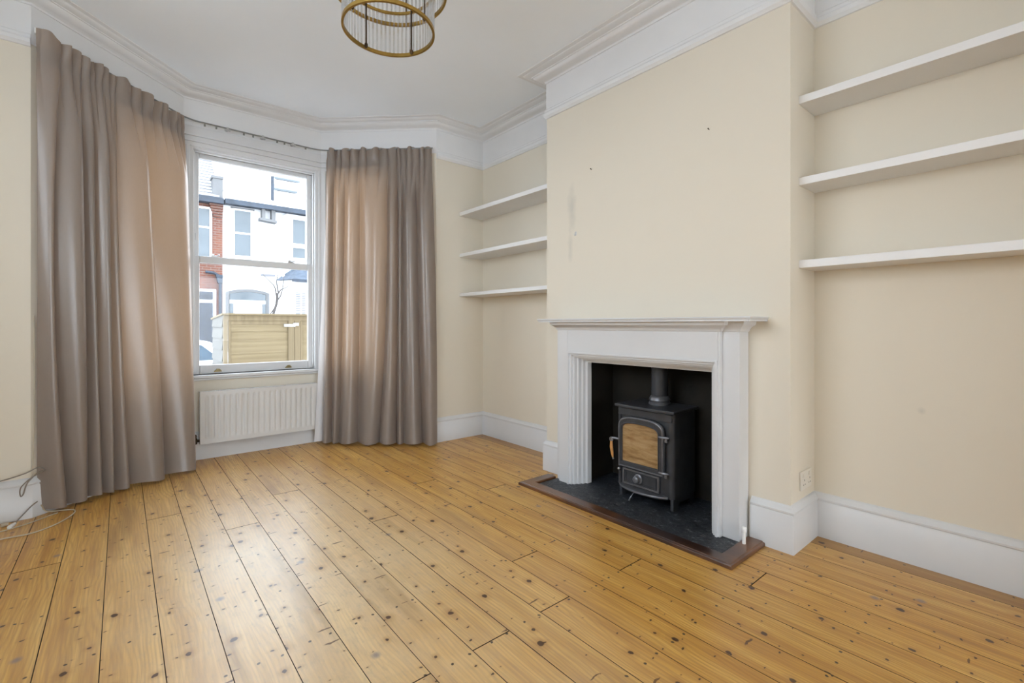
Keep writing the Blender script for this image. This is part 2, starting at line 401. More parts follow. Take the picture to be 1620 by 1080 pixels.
def sweep(mb, path, prof):
    """profile (offset from the wall into the room, height) run along a plan path, mitred"""
    mt = mitres(path); n = len(prof); vs = []
    for p, m in zip(path, mt):
        for o, z in prof: vs.append((p[0] + m.x*o, p[1] + m.y*o, z))
    fs = [(i*n + k, i*n + (k+1) % n, (i+1)*n + (k+1) % n, (i+1)*n + k) for i in range(len(path)-1) for k in range(n)]
    fs += [tuple(reversed(range(n))), tuple(range((len(path)-1)*n, len(path)*n))]
    return mb.add(vs, fs)

# ------------------------------------------------------------------ room plan (metres)
XR, YF, XC, CY0, CY1 = 2.80, 3.81, 2.475, .87, 2.55
A, B, C, D = (-.397, 3.81), (.381, 4.57), (1.455, 4.57), (2.26, 3.81)
XL, YB, ZC = -1.0, -5.6, 2.99
YP = -.39
OUTLINE = [(XR, YP), (XR, CY0), (XC, CY0), (XC, CY1), (XR, CY1), (XR, YF), D, C, B, A, (XL, YF), (XL, YB)]

# floor boards
W0, BW, GAP = -.214, .1605, .0018
def y_end(x):
    if x <= A[0] or x >= D[0]: return YF + .02
    if x < B[0]: return A[1] + (x - A[0]) * (B[1] - A[1]) / (B[0] - A[0]) + .02
    if x > C[0]: return C[1] + (x - C[0]) * (D[1] - C[1]) / (D[0] - C[0]) + .02
    return B[1] + .02
JOINTS = {5: [1.297], 7: [1.296], 9: [1.304], 10: [1.666], 12: [1.297], 14: [.868], 2: [3.33], -1: [3.0], 0: [1.9], 3: [.5], 4: [2.9], 6: [.1, 3.3], 8: [2.5], 11: [.3, 2.9], 13: [2.5], 15: [2.1], 16: [1.3], 17: [.1], 18: [1.7]}
fl = MB()
for k in range(-6, 20):
    x0, x1 = W0 + k*BW, W0 + (k+1)*BW
    x0c, x1c = max(x0, XL - .02), min(x1, XR + .02)
    if x1c - x0c < .01: continue
    ye = max(y_end(x0c), y_end(x1c), y_end((x0c + x1c)/2))
    cuts = [YB - .05] + sorted(JOINTS.get(k, []) + [-1.3 + .4*((k*7) % 4), -3.6 + .4*((k*5) % 6)]) + [ye]
    g = GAP * random.uniform(.6, 1.35)
    for a, b in zip(cuts[:-1], cuts[1:]):
        fl.box(x0c + g/2, x1c - g/2, a + .0015, b - .0015, -.022, 0)
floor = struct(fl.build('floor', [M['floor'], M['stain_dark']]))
for p in floor.data.polygons:
    if abs(p.normal.z) < .5: p.material_index = 1
md = floor.modifiers.new('bevel', 'BEVEL'); md.width = .0007; md.segments = 1; md.limit_method = 'ANGLE'; md.material = 1
struct(MB().box(XL - .1, XR + .1, YB - .1, 4.6, -.06, -.019).build('floor_underlay', M['stain_dark']))

# walls
def wall_seg(mb, p0, p1, m0, m1, t, z0, z1, holes=()):
    p0, p1 = Vector(p0), Vector(p1); Ln = (p1 - p0).length; d = (p1 - p0) / Ln
    out = Vector((d.y, -d.x))
    ss = sorted({0, Ln} | {h[i] for h in holes for i in (0, 1)}); zs = sorted({z0, z1} | {h[i] for h in holes for i in (2, 3)})
    def op(s):
        if s == 0: return p0 - m0 * t
        if s == Ln: return p1 - m1 * t
        return p0 + d*s + out*t
    for a, b in zip(ss[:-1], ss[1:]):
        for c, e in zip(zs[:-1], zs[1:]):
            if any(h[0] <= (a+b)/2 <= h[1] and h[2] <= (c+e)/2 <= h[3] for h in holes): continue
            i0, i1 = p0 + d*a, p0 + d*b; o0, o1 = op(a), op(b)
            ring = [i0, i1, o1, o0]
            mb.hexa([(q.x, q.y, c) for q in ring] + [(q.x, q.y, e) for q in ring])
mt = mitres(OUTLINE)
WIN_Z = (.685, 2.55)
w = MB(); T = .30
HOLES = {8 - 1: (.04, 1.05), 8: (.40, 1.04), 6: (.05, .70)}
# OUTLINE index: 5->6 front right, 6->7 D-C, 7->8 C-B, 8->9 B-A, 9->10 front left
segL = lambda i: (Vector(OUTLINE[i+1]) - Vector(OUTLINE[i])).length
LDC, LCB, LBA = segL(6), segL(7), segL(8)
hole = {6: [(LDC - .70, LDC - .05, *WIN_Z)], 7: [(.025, 1.034, *WIN_Z)], 8: [(LBA - 1.04, LBA - .40, *WIN_Z)]}
for i in range(5, 10):
    m0 = mt[i] if i > 5 else Vector((0, -1)); m1 = mt[i+1] if i < 9 else Vector((0, -1))
    wall_seg(w, OUTLINE[i], OUTLINE[i+1], m0, m1, T, -.6, 3.2, hole.get(i, []))
struct(w.build('wall_front', M['cream']))
struct(MB().box(XR, XR + .3, YB - .3, YF + .3, -.1, 3.2).build('wall_right', M['cream_right']))
FY0, FY1, FZ = 1.20, 2.19, .90       # fire opening
cb = MB()
cb.box(XC, XR, CY0, FY0, -.05, 3.1); cb.box(XC, XR, FY1, CY1, -.05, 3.1); cb.box(XC, XR, FY0, FY1, FZ, 3.1)
struct(cb.build('wall_chimney_breast', M['cream_breast']))
ch = MB()
ch.box(2.782, 2.799, FY0 + .001, FY1 - .001, -.01, 1.2)
ch.box(2.47, 2.79, FY0 + .0005, FY0 + .02, -.01, FZ - .001); ch.box(2.47, 2.79, FY1 - .02, FY1 - .0005, -.01, FZ - .001)
ch.box(2.47, 2.79, FY0 + .001, FY1 - .001, FZ - .02, FZ - .0005)
struct(ch.build('wall_fireplace_chamber', M['soot']))
struct(MB().box(XC, XR, YB - .3, YP, -.05, 3.1).build('wall_pier', M['cream']))
LW = (.4, 2.8, 1.35, 2.80)          # unseen wide side window, added to the left wall for its light
wl = MB(); wl.box(XL - .3, XL, YB - .3, LW[0], -.6, 3.2); wl.box(XL - .3, XL, LW[1], YF + .3, -.6, 3.2); wl.box(XL - .3, XL, LW[0], LW[1], -.6, LW[2]); wl.box(XL - .3, XL, LW[0], LW[1], LW[3], 3.2)
struct(wl.build('wall_left', M['cream']))
wf = MB()
for k in range(4):
    y = LW[0] + (LW[1] - LW[0] - .06)*k/3; wf.box(XL - .2, XL - .14, y, y + .06, LW[2], LW[3])
for z in (LW[2], LW[3] - .06): wf.box(XL - .2, XL - .14, LW[0], LW[1], z, z + .06)
w4 = struct(wf.build('added_window', M['white']))
MB().box(XL - .172, XL - .168, LW[0] + .05, LW[1] - .05, LW[2] + .05, LW[3] - .05).build('glass_pane', M['glass'], w4)
rear = MB()   # rear end of the room, unseen wide doors added for their light
RX0, RX1, RZ = -.75, 2.35, 2.45
rear.box(XL - .3, RX0, YB - .3, YB, -.6, 3.2); rear.box(RX1, XR + .3, YB - .3, YB, -.6, 3.2); rear.box(RX0, RX1, YB - .3, YB, RZ, 3.2)
rear.box(RX0, RX1, YB - .3, YB, -.6, -.03)
struct(rear.build('wall_rear', M['cream']))
dr = MB()
for x in (RX0, RX0 + 1.02, RX0 + 2.04, RX1 - .05): dr.box(x, x + .05, YB - .2, YB - .14, -.03, RZ)
dr.box(RX0, RX1, YB - .2, YB - .14, RZ - .07, RZ); dr.box(RX0, RX1, YB - .2, YB - .14, -.03, .06)
d1 = struct(dr.build('added_doors', M['white']))
for i in range(3):
    MB().box(RX0 + .05 + 1.02*i, RX0 + 1.02 + 1.02*i, YB - .172, YB - .168, .06, RZ - .07).build('glass_pane', M['glass'], d1)
cl = MB(); cl.box(XL - .3, XR + .3, YB - .3, 4.9, ZC, ZC + .2)
struct(cl.build('ceiling', M['ceiling']))

# trims
frz = MB(); sweep(frz, OUTLINE, [(0, 2.70), (.004, 2.70), (.004, 2.935), (0, 2.935)])
struct(frz.build('trim_1', M['frieze']))
cor = MB(); sweep(cor, OUTLINE, [(0, 2.918), (.010, 2.918), (.012, 2.930), (.020, 2.936), (.034, 2.939), (.055, 2.946), (.072, 2.958), (.076, 2.966), (.084, 2.967), (.086, 2.972), (.118, 2.974), (.128, 2.979), (.132, 2.984), (.160, 2.986), (.163, 2.992), (0, 2.992)])
struct(cor.build('trim_2', M['frieze'], smooth=True))
PR = [(0, 2.652), (.008, 2.654), (.012, 2.662), (.020, 2.670), (.022, 2.690), (.016, 2.698), (.012, 2.706), (.014, 2.716), (.008, 2.724), (0, 2.726)]
pr = MB(); sweep(pr, OUTLINE[:7], PR); struct(pr.build('trim_3', M['frieze'], smooth=True))
pl = MB(); sweep(pl, OUTLINE[9:], [(o, z + .03) for o, z in PR]); struct(pl.build('trim_4', M['frieze'], smooth=True))
SK = [(0, -.01), (.022, -.01), (.022, .178), (.018, .184), (.018, .188), (.024, .192), (.024, .200), (.018, .206), (.010, .216), (.004, .224), (0, .226)]
sr = MB(); sweep(sr, [(XR, YP), (XR, CY0), (XC, CY0), (XC, 1.05)], SK); struct(sr.build('baseboard_right', M['white'], smooth=True))
sl = MB(); sweep(sl, [(XC, 2.352), (XC, CY1), (XR, CY1), (XR, YF), D, C, B, A, (XL, YF), (XL, YB)], SK); struct(sl.build('baseboard_left', M['white'], smooth=True))

# ------------------------------------------------------------------ sash windows
def make_window(name, P, Q, s0, s1, furniture):
    P, Q = Vector(P), Vector(Q); d = (Q - P).normalized(); out = Vector((-d.y, d.x))
    if out.y < 0: out = -out
    def xf(s, n, z): q = P + d*s + out*n; return (q.x, q.y, z)
    z0, z1 = WIN_Z
    fr = MB()
    fr.box(s0, s0 + .03, .0, .22, z0, z1); fr.box(s1 - .03, s1, .0, .22, z0, z1); fr.box(s0 + .03, s1 - .03, .0, .22, z1 - .02, z1)
    for a, b in ((s0 + .03, s0 + .043), (s1 - .043, s1 - .03)): fr.box(a, b, .032, .056, z0 + .02, z1 - .02)
    fr.box(s0 + .03, s1 - .03, .032, .056, z1 - .033, z1 - .02)
    fr.box(s0, s1, .06, .34, z0 - .05, z0)
    root = struct(fr.build(name, M['white'], xf=xf, bevel=.003))
    # moulded architrave: two legs and a head
    ar = MB(); aw0, aw1 = s0, s1
    if furniture:
        for a, b, n in ((s0 - .034, s0 + .004, -.012), (s0 - .022, s0 + .002, -.020)): ar.box(a, b, n, .004, z0, z1 + .0)
        for a, b, n in ((s1 - .004, s1 + .022, -.012), (s1 - .002, s1 + .016, -.020)): ar.box(a, b, n, .004, z0, z1 + .0)
        hx0, hx1 = s0 - .034, s1 + .022
    else:
        ar.box(s0 - .05, s0, -.018, .004, z0, z1); ar.box(s1, s1 + .045, -.018, .004, z0, z1); hx0, hx1 = s0 - .05, s1 + .045
    for zz0, zz1, n in ((z1 - .004, z1 + .03, -.012), (z1 + .03, z1 + .042, -.022), (z1 + .042, z1 + .075, -.014), (z1 + .075, z1 + .09, -.026), (z1 + .09, z1 + .155, -.018)):
        ar.box(hx0, hx1, n, .004, zz0, zz1)
    ar.build('architrave', M['white'], root, xf=xf, bevel=.003)
    sb = MB(); sb.box(s0 - .02, s1 + .01, -.035, .07, z0 - .026, z0); sb.box(s0 - .015, s1 + .005, -.02, .01, z0 - .044, z0 - .026)
    sb.build('sill_board', M['white'], root, xf=xf, bevel=.005)
    a, b = s0 + .031, s1 - .031; st = .045
    lo = MB(); n0, n1 = .058, .098
    lo.box(a, a + st, n0, n1, z0, 1.668); lo.box(b - st, b, n0, n1, z0, 1.668); lo.box(a + st, b - st, n0, n1, z0, .761); lo.box(a + st, b - st, n0, n1, 1.611, 1.668)
    ls = lo.build('lower_sash', M['white'], root, xf=xf, bevel=.006)
    MB().box(a + st - .005, b - st + .005, .076, .080, .756, 1.616).build('glass_pane', M['glass'], ls, xf=xf)
    up = MB(); n0, n1 = .101, .140
    up.box(a, a + st, n0, n1, 1.625, z1 - .02); up.box(b - st, b, n0, n1, 1.625, z1 - .02); up.box(a + st, b - st, n0, n1, 1.625, 1.668); up.box(a + st, b - st, n0, n1, 2.489, z1 - .02)
    us = up.build('upper_sash', M['white'], root, xf=xf, bevel=.006)
    MB().box(a + st - .005, b - st + .005, .118, .122, 1.66, 2.494).build('glass_pane', M['glass'], us, xf=xf)
    if furniture:
        for s in (.245, .80):
            m = MB(); m.box(s - .028, s + .028, .052, .058, .700, .712); m.box(s - .02, s + .02, .036, .058, .712, .720); m.box(s - .012, s + .012, .034, .05, .716, .728)
            m.build('sash_lift', M['dull_brass'], ls, xf=xf, bevel=.003)
        for s in (.23, .83):
            m = MB(); m.box(s - .03, s + .03, .066, .092, 1.668, 1.675); m.box(s - .012, s + .012, .07, .11, 1.675, 1.684); m.box(s - .03, s - .008, .066, .078, 1.675, 1.694); m.tube([(s + .012, .08, 1.684), (s + .03, .07, 1.69)], .005)
            m.build('sash_lock', M['steel'], ls, xf=xf, bevel=.002)
        MB().box(a + .012, a + .020, .0995, .1015, 1.80, 1.86).build('keyhole_slot', M['dark'], us, xf=xf)
        m = MB(); m.box(b - .02, b - .008, .094, .102, 2.30, 2.36); m.build('sash_stop', M['white'], us, xf=xf)
        m = MB(); m.box(b - .025, b - .01, .094, .102, 1.74, 1.80); m.build('sash_stop', M['white'], us, xf=xf)
    return root
make_window('window_1', B, C, .04, 1.05, True)
make_window('window_2', A, B, .40, 1.04, False)
make_window('window_3', C, D, .05, .70, False)

# ------------------------------------------------------------------ curtain track
def bayline(o):
    m = mitres([D, C, B, A]); pts = [D, C, B, A]
    return [Vector((p[0] + q.x*o, p[1] + q.y*o)) for p, q in zip(pts, m)]
bl = bayline(.055)
def trackpath(z_of):
    d, c, b, a = bl
    pts = []
    e0 = d + (c - d) * .02; e1 = a + (b - a) * .015
    def corner(p, q, r, k=.09):
        u = (p - q).normalized(); v = (r - q).normalized(); out = []
        for i in range(7):
            t = i / 6; out.append(q + u*k*(1-t)**2 + v*k*t**2)
        return out
    pts = [e0] + corner(d, c, b) + corner(c, b, a) + [e1]
    tot = sum((pts[i+1] - pts[i]).length for i in range(len(pts)-1)); acc = 0; out = []
    for i, p in enumerate(pts):
        if i: acc += (p - pts[i-1]).length
        out.append((p.x, p.y, z_of(acc/tot)))
    return out
tz = lambda t: 2.728 + max(0, t - .55) * .075
tp = trackpath(tz)
tr = thing('curtain_track', 'thin white curtain track bent round the bay under the frieze', 'curtain track', (.92, 4.5, 2.73))
MB().tube(tp, .0065, 8).build('rail', M['track'], tr, smooth=True)
for x in (.68, .945, 1.19):
    m = MB(); m.box(x - .02, x + .02, 4.50, 4.522, 2.712, 2.724); m.box(x - .008, x + .008, 4.505, 4.57, 2.722, 2.742); m.build('bracket', M['steel'], tr)
for x in (.52, .60, .80, .87, 1.06, 1.12, 1.30):
    MB().box(x - .006, x + .006, 4.509, 4.521, 2.708, 2.724).build('glider', M['track'], tr)
e = tp[-1]; m = MB(); m.box(e[0] - .03, e[0] + .004, e[1] - .03, e[1] - .008, e[2] - .018, e[2] + .016); m.build('end_stop', M['plastic'], tr, bevel=.003)

# ------------------------------------------------------------------ curtains
def curtain(name, label, top, bot, ridges, pleats, zt, zb, amp, nside, lining):
    """ridges: fold crests as (t at top, middle, bottom) along the rail; pleats: header pleats"""
    root = thing(name, label, 'curtain', (*[(bot[0][i] + bot[1][i]) / 2 for i in (0, 1)], zb))
    nz, ns = 60, 460
    def tri(r, h):   # h: 0 bottom .. 1 top
        a, b, c = r; return c*(1-h)*(1-2*h) + 4*b*h*(1-h) + a*h*(2*h-1)
    def wave(t, ed, skew):
        for k in range(len(ed) - 1):
            if ed[k] <= t <= ed[k+1]:
                s = (t - ed[k]) / max(1e-6, ed[k+1] - ed[k]); wd = ed[k+1] - ed[k]
                q = s**skew
                y = max(0.0, math.sin(PI * q))**.62
                return y * min(1.0, .30 + wd * 4.0), k
        return 0.0, 0
    ampk = [random.uniform(.75, 1.1) for _ in ridges]
    rows = []
    for i in range(nz + 1):
        h = (i / nz); h = 1 - (1-h)**1.25 if False else h
        P0 = Vector(bot[0]).lerp(Vector(top[0]), h**.8); P1 = Vector(bot[1]).lerp(Vector(top[1]), h**.8)
        d = (P1 - P0); nrm = Vector((d.y, -d.x)).normalized() * nside
        ed = [tri(r, h) for r in ridges]
        if ed[0] > 0: ed[0] = min(ed[0], 0.0)
        row = []
        ph = max(0.0, min(1.0, (h - .80) / .17)); ph = ph*ph*(3 - 2*ph)
        for j in range(ns + 1):
            lo, hi = ed[0], max(1.0, ed[-1]); t = lo + (hi - lo) * j / ns
            y, k = wave(t, ed, 1.45)
            y2 = y * amp * ampk[k] + .010*math.sin(t*19 + h*2.1 + k)*(1 - h)*.6
            y2 *= (.62 + .38*(1 - h)) 
            y3, kk = wave(t, pleats, 1.25)
            y3 = y3 * .055 - .008
            off = y2*(1 - ph) + y3*ph
            # a little ragged hem and header
            z = zb + (zt(t) - zb)*h + (.006*math.sin(t*23 + 1) if i == 0 else 0) + (.010*math.sin(t*41)*ph if h > .97 else 0)
            if h > .97: off += .012*math.sin(t*57)
            off *= 1 - .55*math.exp(-((h - .948)/.013)**2)          # gathered along the heading tape
            p = P0 + d*t + nrm*off
            row.append((p.x, p.y, z))
        rows.append(row)
    o = MB().grid(rows).build('fabric', M['curtain'], root, smooth='all')
    # stitched hem and heading tape as narrow doubled bands just inside
    for nm, za, zc in (('hem', 1, 4), ('heading_tape', nz - 4, nz - 2)):
        sub = [[(q[0] + 0, q[1] + .004, q[2]) for q in rows[i]] for i in range(za, zc + 1)]
        MB().grid(sub).build(nm, M['curtain'], root, smooth='all')
    if lining:
        lr = []
        for i in range(25):
            h = i / 24; z = .03 + 2.35*h
            P0 = Vector(bot[0]).lerp(Vector(top[0]), ((z - zb)/2.7)**.8); wd = .075*(1 - h)**.9 + .004
            lr.append([(P0.x + .012 - wd*q/6, P0.y + .004 - .02*(1-h)*math.sin(q/6*PI) + .02*q/6, z) for q in range(7)])
        MB().grid(lr).build('lining', M['lining'], root, smooth='all')['label'] = 'white lining turned out at the edge'
    return root
curtain('curtain', 'long taupe satin curtain gathered on the left side of the bay', ((-.36, 3.70), (.38, 4.46)), ((-.375, 3.84), (.405, 4.31)),
        [(.015, .01, .011), (.115, .067, .136), (.212, .236, .255), (.290, .299, .335), (.369, .384, .408), (.427, .450, .510), (.619, .702, .758), (.995, 1.002, 1.009)],
        [.019, .119, .18, .231, .283, .317, .357, .405, .447, .554, .634, .718, .791, .862, .924, .965, .995],
        lambda t: 2.755 - .035*t, .022, .135, 1, False)
curtain('curtain', 'long taupe satin curtain on the right side of the bay, nearer the fireplace', ((1.49, 4.47), (2.205, 3.80)), ((1.42, 4.42), (2.20, 3.74)),
        [(-.022, -.006, .01), (.064, .065, .085), (.17, .166, .145), (.305, .32, .316), (.569, .566, .508), (.673, .672, .66), (.727, .725, .728), (.849, .865, .896), (.994, 1.028, 1.025)],
        [-.003, .071, .127, .207, .293, .373, .495, .581, .667, .703, .752, .812, .879, .934, .994],
        lambda t: 2.735, .022, .125, 1, True)

# ------------------------------------------------------------------ radiator
ra = thing('radiator', 'white ribbed panel radiator on the wall below the bay window', 'radiator', (.936, 4.52, .137))
X0, X1, Z0, Z1, YFR = .487, 1.385, .137, .553, 4.470
nr = 21; cols = nr * 10
zs = [Z0, Z0 + .028, Z0 + .034, Z0 + .048, Z0 + .06, Z1 - .05, Z1 - .038, Z1 - .026, Z1 - .02, Z1]; zam = [0, 0, 0, .6, 1, 1, .6, 0, 0, 0]
rows = []
for z, am in zip(zs, zam):
    row = []
    for j in range(cols + 1):
        s = j / cols; xx = X0 + (X1 - X0)*s
        mg = min(1, min(s, 1 - s) * 30); f = (s*nr) % 1.0
        pf = max(0, min(1, (.5 - abs(f - .5)) * 5 - .55))
        row.append((xx, YFR + .007*am*mg*(1 - pf), z))
    rows.append(row)
MB().grid(rows).build('front_panel', M['rad'], ra, smooth=True)
MB().box(X0 + .01, X1 - .01, 4.482, 4.530, Z0 + .01, Z1 - .012).build('rear_panel', M['rad'], ra)
m = MB(); m.box(X0, X1, 4.469, 4.478, Z1 - .004, Z1 + .004); m.box(X0, X1, 4.520, 4.533, Z1 - .004, Z1 + .004)
for j in range(46): m.box(X0 + .008 + j*.0195, X0 + .014 + j*.0195, 4.478, 4.52, Z1 - .004, Z1 + .002)
m.build('top_grille', M['rad'], ra)
for x in (X0 - .004, X1): MB().box(x, x + .004, 4.469, 4.533, Z0, Z1 + .004).build('side_cover', M['rad'], ra)
m = MB(); m.lathe([(.014, -.02), (.017, -.01), (.017, .02), (.010, .03)], (.452, 4.50, .160), 'z', 14); m.tube([(.452, 4.50, .165), (.492, 4.50, .165)], .010); m.lathe([(.012, .03), (.012, .05), (.008, .056)], (.452, 4.50, .160), 'z', 12)
m.build('valve', M['bronze'], ra, smooth=True)
MB().tube([(.452, 4.50, .142), (.452, 4.50, 0)], .0075, 10).build('supply_pipe', M['plastic'], ra, smooth=True)
for x in (.60, 1.27): MB().box(x - .015, x + .015, 4.53, 4.569, .22, .48).build('wall_bracket', M['rad'], ra)

# ------------------------------------------------------------------ shelves
SR = [('topmost', 2.194, 2.232), ('middle', 1.790, 1.828), ('lowest', 1.379, 1.418)]
for nm, a, b in SR:
    o = MB().box(2.583, XR, YP, CY0, a, b).build('floating_shelf', M['shelf'], bevel=.002)
    tag(o, {'topmost': 'thick white floating shelf, topmost of three right of the chimney breast', 'middle': 'thick white floating shelf, middle of three right of the chimney breast', 'lowest': 'thick white floating shelf, lowest of three right of the chimney breast'}[nm], 'shelf', 'alcove shelves right of the chimney breast')
for nm, a, b in (('topmost', 2.150, 2.186), ('middle', 1.751, 1.785), ('lowest', 1.371, 1.402)):
    o = MB().box(2.519, XR, CY1, YF, a, b).build('floating_shelf', M['shelf'], bevel=.002)
    tag(o, {'topmost': 'white floating shelf, topmost of three in the corner alcove beside the bay', 'middle': 'white floating shelf, middle of three in the corner alcove beside the bay', 'lowest': 'white floating shelf, lowest of three in the corner alcove beside the bay'}[nm], 'shelf', 'alcove shelves in the corner beside the bay')

# ------------------------------------------------------------------ socket
so = thing('wall_socket', 'cream double power socket on the side of the chimney breast', 'socket', (2.661, .868, .318))
MB().box(2.588, 2.734, .861, CY0, .272, .364).build('face_plate', M['socket'], so, bevel=.003)
for x in (2.612, 2.69):
    MB().box(x, x + .020, .858, .862, .334, .354).build('switch', M['socket'], so, bevel=.001)
for x in (2.632, 2.705):
    for dx, z, ww, hh in ((0, .318, .004, .009), (-.012, .296, .007, .004), (.010, .296, .007, .004)):
        MB().box(x + dx - ww/2, x + dx + ww/2, .8605, .8615, z - hh/2, z + hh/2).build('socket_hole', M['dark'], so)

# ------------------------------------------------------------------ fireplace surround
fs = thing('fireplace_surround', 'white painted timber fire surround with moulded opening and mantel shelf', 'fireplace', (2.4, 1.69, .012))
OY0, OY1, OZ = 1.164, 2.214, .913
m = MB(); fx0, fx1 = 2.345, 2.372; bz = .011
m.box(fx0, fx1, 1.152, OY0, bz, 1.075); m.box(fx0, fx1, OY1, 2.296, bz, 1.075); m.box(fx0, fx1, OY0, OY1, OZ, 1.075)
m.build('front_board', M['white'], fs, bevel=.002)
m = MB(); m.box(2.372, XC, 1.066, OY0 + .01, bz, 1.09); m.box(2.372, XC, OY1 - .01, 2.338, bz, 1.09); m.box(2.372, XC, OY0, OY1, OZ + .01, 1.09)
m.build('back_board', M['white'], fs, bevel=.002)
STEP = [(0, 2.345), (0, 2.337), (.012, 2.337), (.014, 2.352), (.028, 2.352), (.030, 2.366), (.042, 2.368), (.044, 2.392), (.056, 2.394), (.058, 2.420), (.070, 2.424), (.072, 2.448), (.086, 2.452), (.088, 2.490), (-.002, 2.490), (-.002, 2.345)]
vs = []; n = len(STEP)
for (y, z, sy, sz) in ((OY0, bz, 1, 0), (OY0, OZ, 1, -1), (OY1, OZ, -1, -1), (OY1, bz, -1, 0)):
    for i, x in STEP: vs.append((x, y + sy*i, z + sz*i*.82))
m = MB(); m.add(vs, [(i*n + k, i*n + (k+1) % n, (i+1)*n + (k+1) % n, (i+1)*n + k) for i in range(3) for k in range(n)] + [tuple(range(n)), tuple(range(3*n, 4*n))])
m.build('opening_moulding', M['white'], fs, smooth=True)
# bed mould wraps the boards under the shelf
def wrap(mb, path, prof): sweep(mb, path, prof)
BM = [(0, 1.062), (.006, 1.064), (.010, 1.074), (.022, 1.086), (.038, 1.094), (.046, 1.102), (.048, 1.115), (0, 1.115)]
m = MB(); sweep(m, [(2.372, 1.152), (fx0, 1.152), (fx0, 2.296), (2.372, 2.296)], [(o, z) for o, z in BM])
sweep(m, [(XC, 1.066), (2.372, 1.066), (2.372, 1.152)], [(o*.8, z) for o, z in BM]); sweep(m, [(2.372, 2.296), (2.372, 2.338), (XC, 2.338)], [(o*.8, z) for o, z in BM])
m.build('bed_mould', M['white'], fs, smooth=True)
m = MB(); sweep(m, [(XC, .974), (2.268, .974), (2.268, 2.424), (XC, 2.424)], [(-.2, 1.115), (-.022, 1.115), (-.006, 1.119), (.004, 1.126), (.008, 1.134), (.006, 1.138), (-.2, 1.138)])
m.box(2.268, XC, .974, 2.424, 1.1155, 1.1378)
m.build('mantel_shelf', M['white'], fs)

# hearth
he = thing('hearth', 'black slate hearth edged with a low dark mahogany kerb', 'hearth', (2.3, 1.7, 0))
KX, KY0, KY1 = 2.095, .977, 2.44
m = MB(); m.box(2.17, 2.47, 1.07, 2.345, .0, .010); m.box(2.47, 2.782, FY0 + .02, FY1 - .02, 0, .010)
m.build('slate_slab', M['slate'], he)
KP = [(0, 0), (0, .012), (.003, .017), (.010, .018), (.013, .022), (.080, .022), (.085, .018), (.085, 0)]
mk = MB(); sweep(mk, [(2.372, KY1), (KX, KY1), (KX, KY0), (2.452, KY0)], KP)
mk.build('kerb', M['mahogany'], he, smooth=True)

# small white capped pipe
vp = thing('gas_pipe_stub', 'short white capped pipe standing on the hearth by the right leg of the surround', 'pipe', (2.366, 1.035, .022))
MB().tube([(2.352, 1.035, .022), (2.352, 1.035, .085)], .0085, 12).build('pipe', M['plastic'], vp, smooth=True)
MB().lathe([(.0105, .078), (.012, .082), (.012, .100), (.009, .104)], (2.352, 1.035, 0), 'z', 14).build('cap', M['plastic'], vp, smooth=True)

# ------------------------------------------------------------------ wood burning stove
sv = thing('wood_burning_stove', 'black cast iron wood burning stove standing in the fireplace opening', 'stove', (2.58, 1.672, .010))
SX, SY0, SY1 = 2.452, 1.480, 1.866
m = MB(); rr = .030; loop = []
for cx, cy, a0 in ((SX + rr, SY0 + rr, PI), (2.70 - .01, SY0 + .01, 1.5*PI), (2.70 - .01, SY1 - .01, 0), (SX + rr, SY1 - rr, .5*PI)):
    r_ = rr if cx < 2.6 else .01
    for k in range(7): loop.append((cx + r_*math.cos(a0 + k*PI/12), cy + r_*math.sin(a0 + k*PI/12), .078))
m.prism(loop, (0, 0, .502)); m.build('firebox', M['iron'], sv, smooth=True)
m = MB(); loop = []
for k in range(13):
    t = k / 12; loop.append((2.418 + .010*(2*t - 1)**2, 1.462 + .420*t, .578))
loop += [(2.725, 1.872, .578), (2.725, 1.472, .578)]
m.prism(loop, (0, 0, .019)); m.build('top_plate', M['iron'], sv, bevel=.005)
for y0, y1 in ((1.482, 1.502), (1.844, 1.864)):
    m = MB(); m.prism([(SX + .006, y0, .011), (SX + .05, y0, .011), (SX + .07, y0, .050), (2.63, y0, .050), (2.65, y0, .011), (2.69, y0, .011), (2.69, y0, .08), (SX + .004, y0, .08)], (0, y1 - y0, 0)); m.build('leg', M['iron'], sv, bevel=.003)
m = MB(); m.box(SX - .010, SX + .004, 1.486, 1.862, .528, .574); m.build('upper_panel', M['iron'], sv, bevel=.003)
MB().box(SX - .006, SX + .002, 1.846, 1.864, .085, .527).build('front_frame', M['iron'], sv, bevel=.002)
# arched door
def arch(y0, y1, zb_, zs_, zt_, x, k=18):
    c = (y0 + y1)/2; h = (y1 - y0)/2; pts = [(x, y0, zb_), (x, y1, zb_)]
    for i in range(k + 1):
        a = PI * i / k; cy = math.cos(a); sy = math.sin(a)
        pts.append((x, c + h*(abs(cy)**.62)*(1 if cy >= 0 else -1), zs_ + (zt_ - zs_)*(abs(sy)**.75)))
    return pts
do = MB(); do.ring(arch(1.522, 1.850, .206, .455, .530, SX - .012), arch(1.566, 1.824, .243, .440, .486, SX - .012), (-.016, 0, 0))
door = do.build('door', M['iron'], sv, bevel=.004)
b_ = MB(); pth = arch(1.532, 1.842, .214, .450, .522, SX - .029); b_.tube(pth, .0055, 8, closed=True); b_.build('rim', M['iron_edge'], door, smooth=True)
b_ = MB(); b_.tube(arch(1.561, 1.829, .238, .442, .491, SX - .0275), .004, 8, closed=True); b_.build('glass_bead', M['iron'], door, smooth=True)
MB().prism(arch(1.560, 1.830, .236, .443, .492, SX - .016), (.006, 0, 0)).build('glass_pane', M['stove_glass'], door)
MB().box(SX - .012, SX + .001, 1.524, 1.848, .208, .236).build('door_back_plate', M['iron'], door)
MB().prism(arch(1.528, 1.846, .208, .452, .526, SX - .002), (.003, 0, 0)).build('baffle', M['dark'], door)
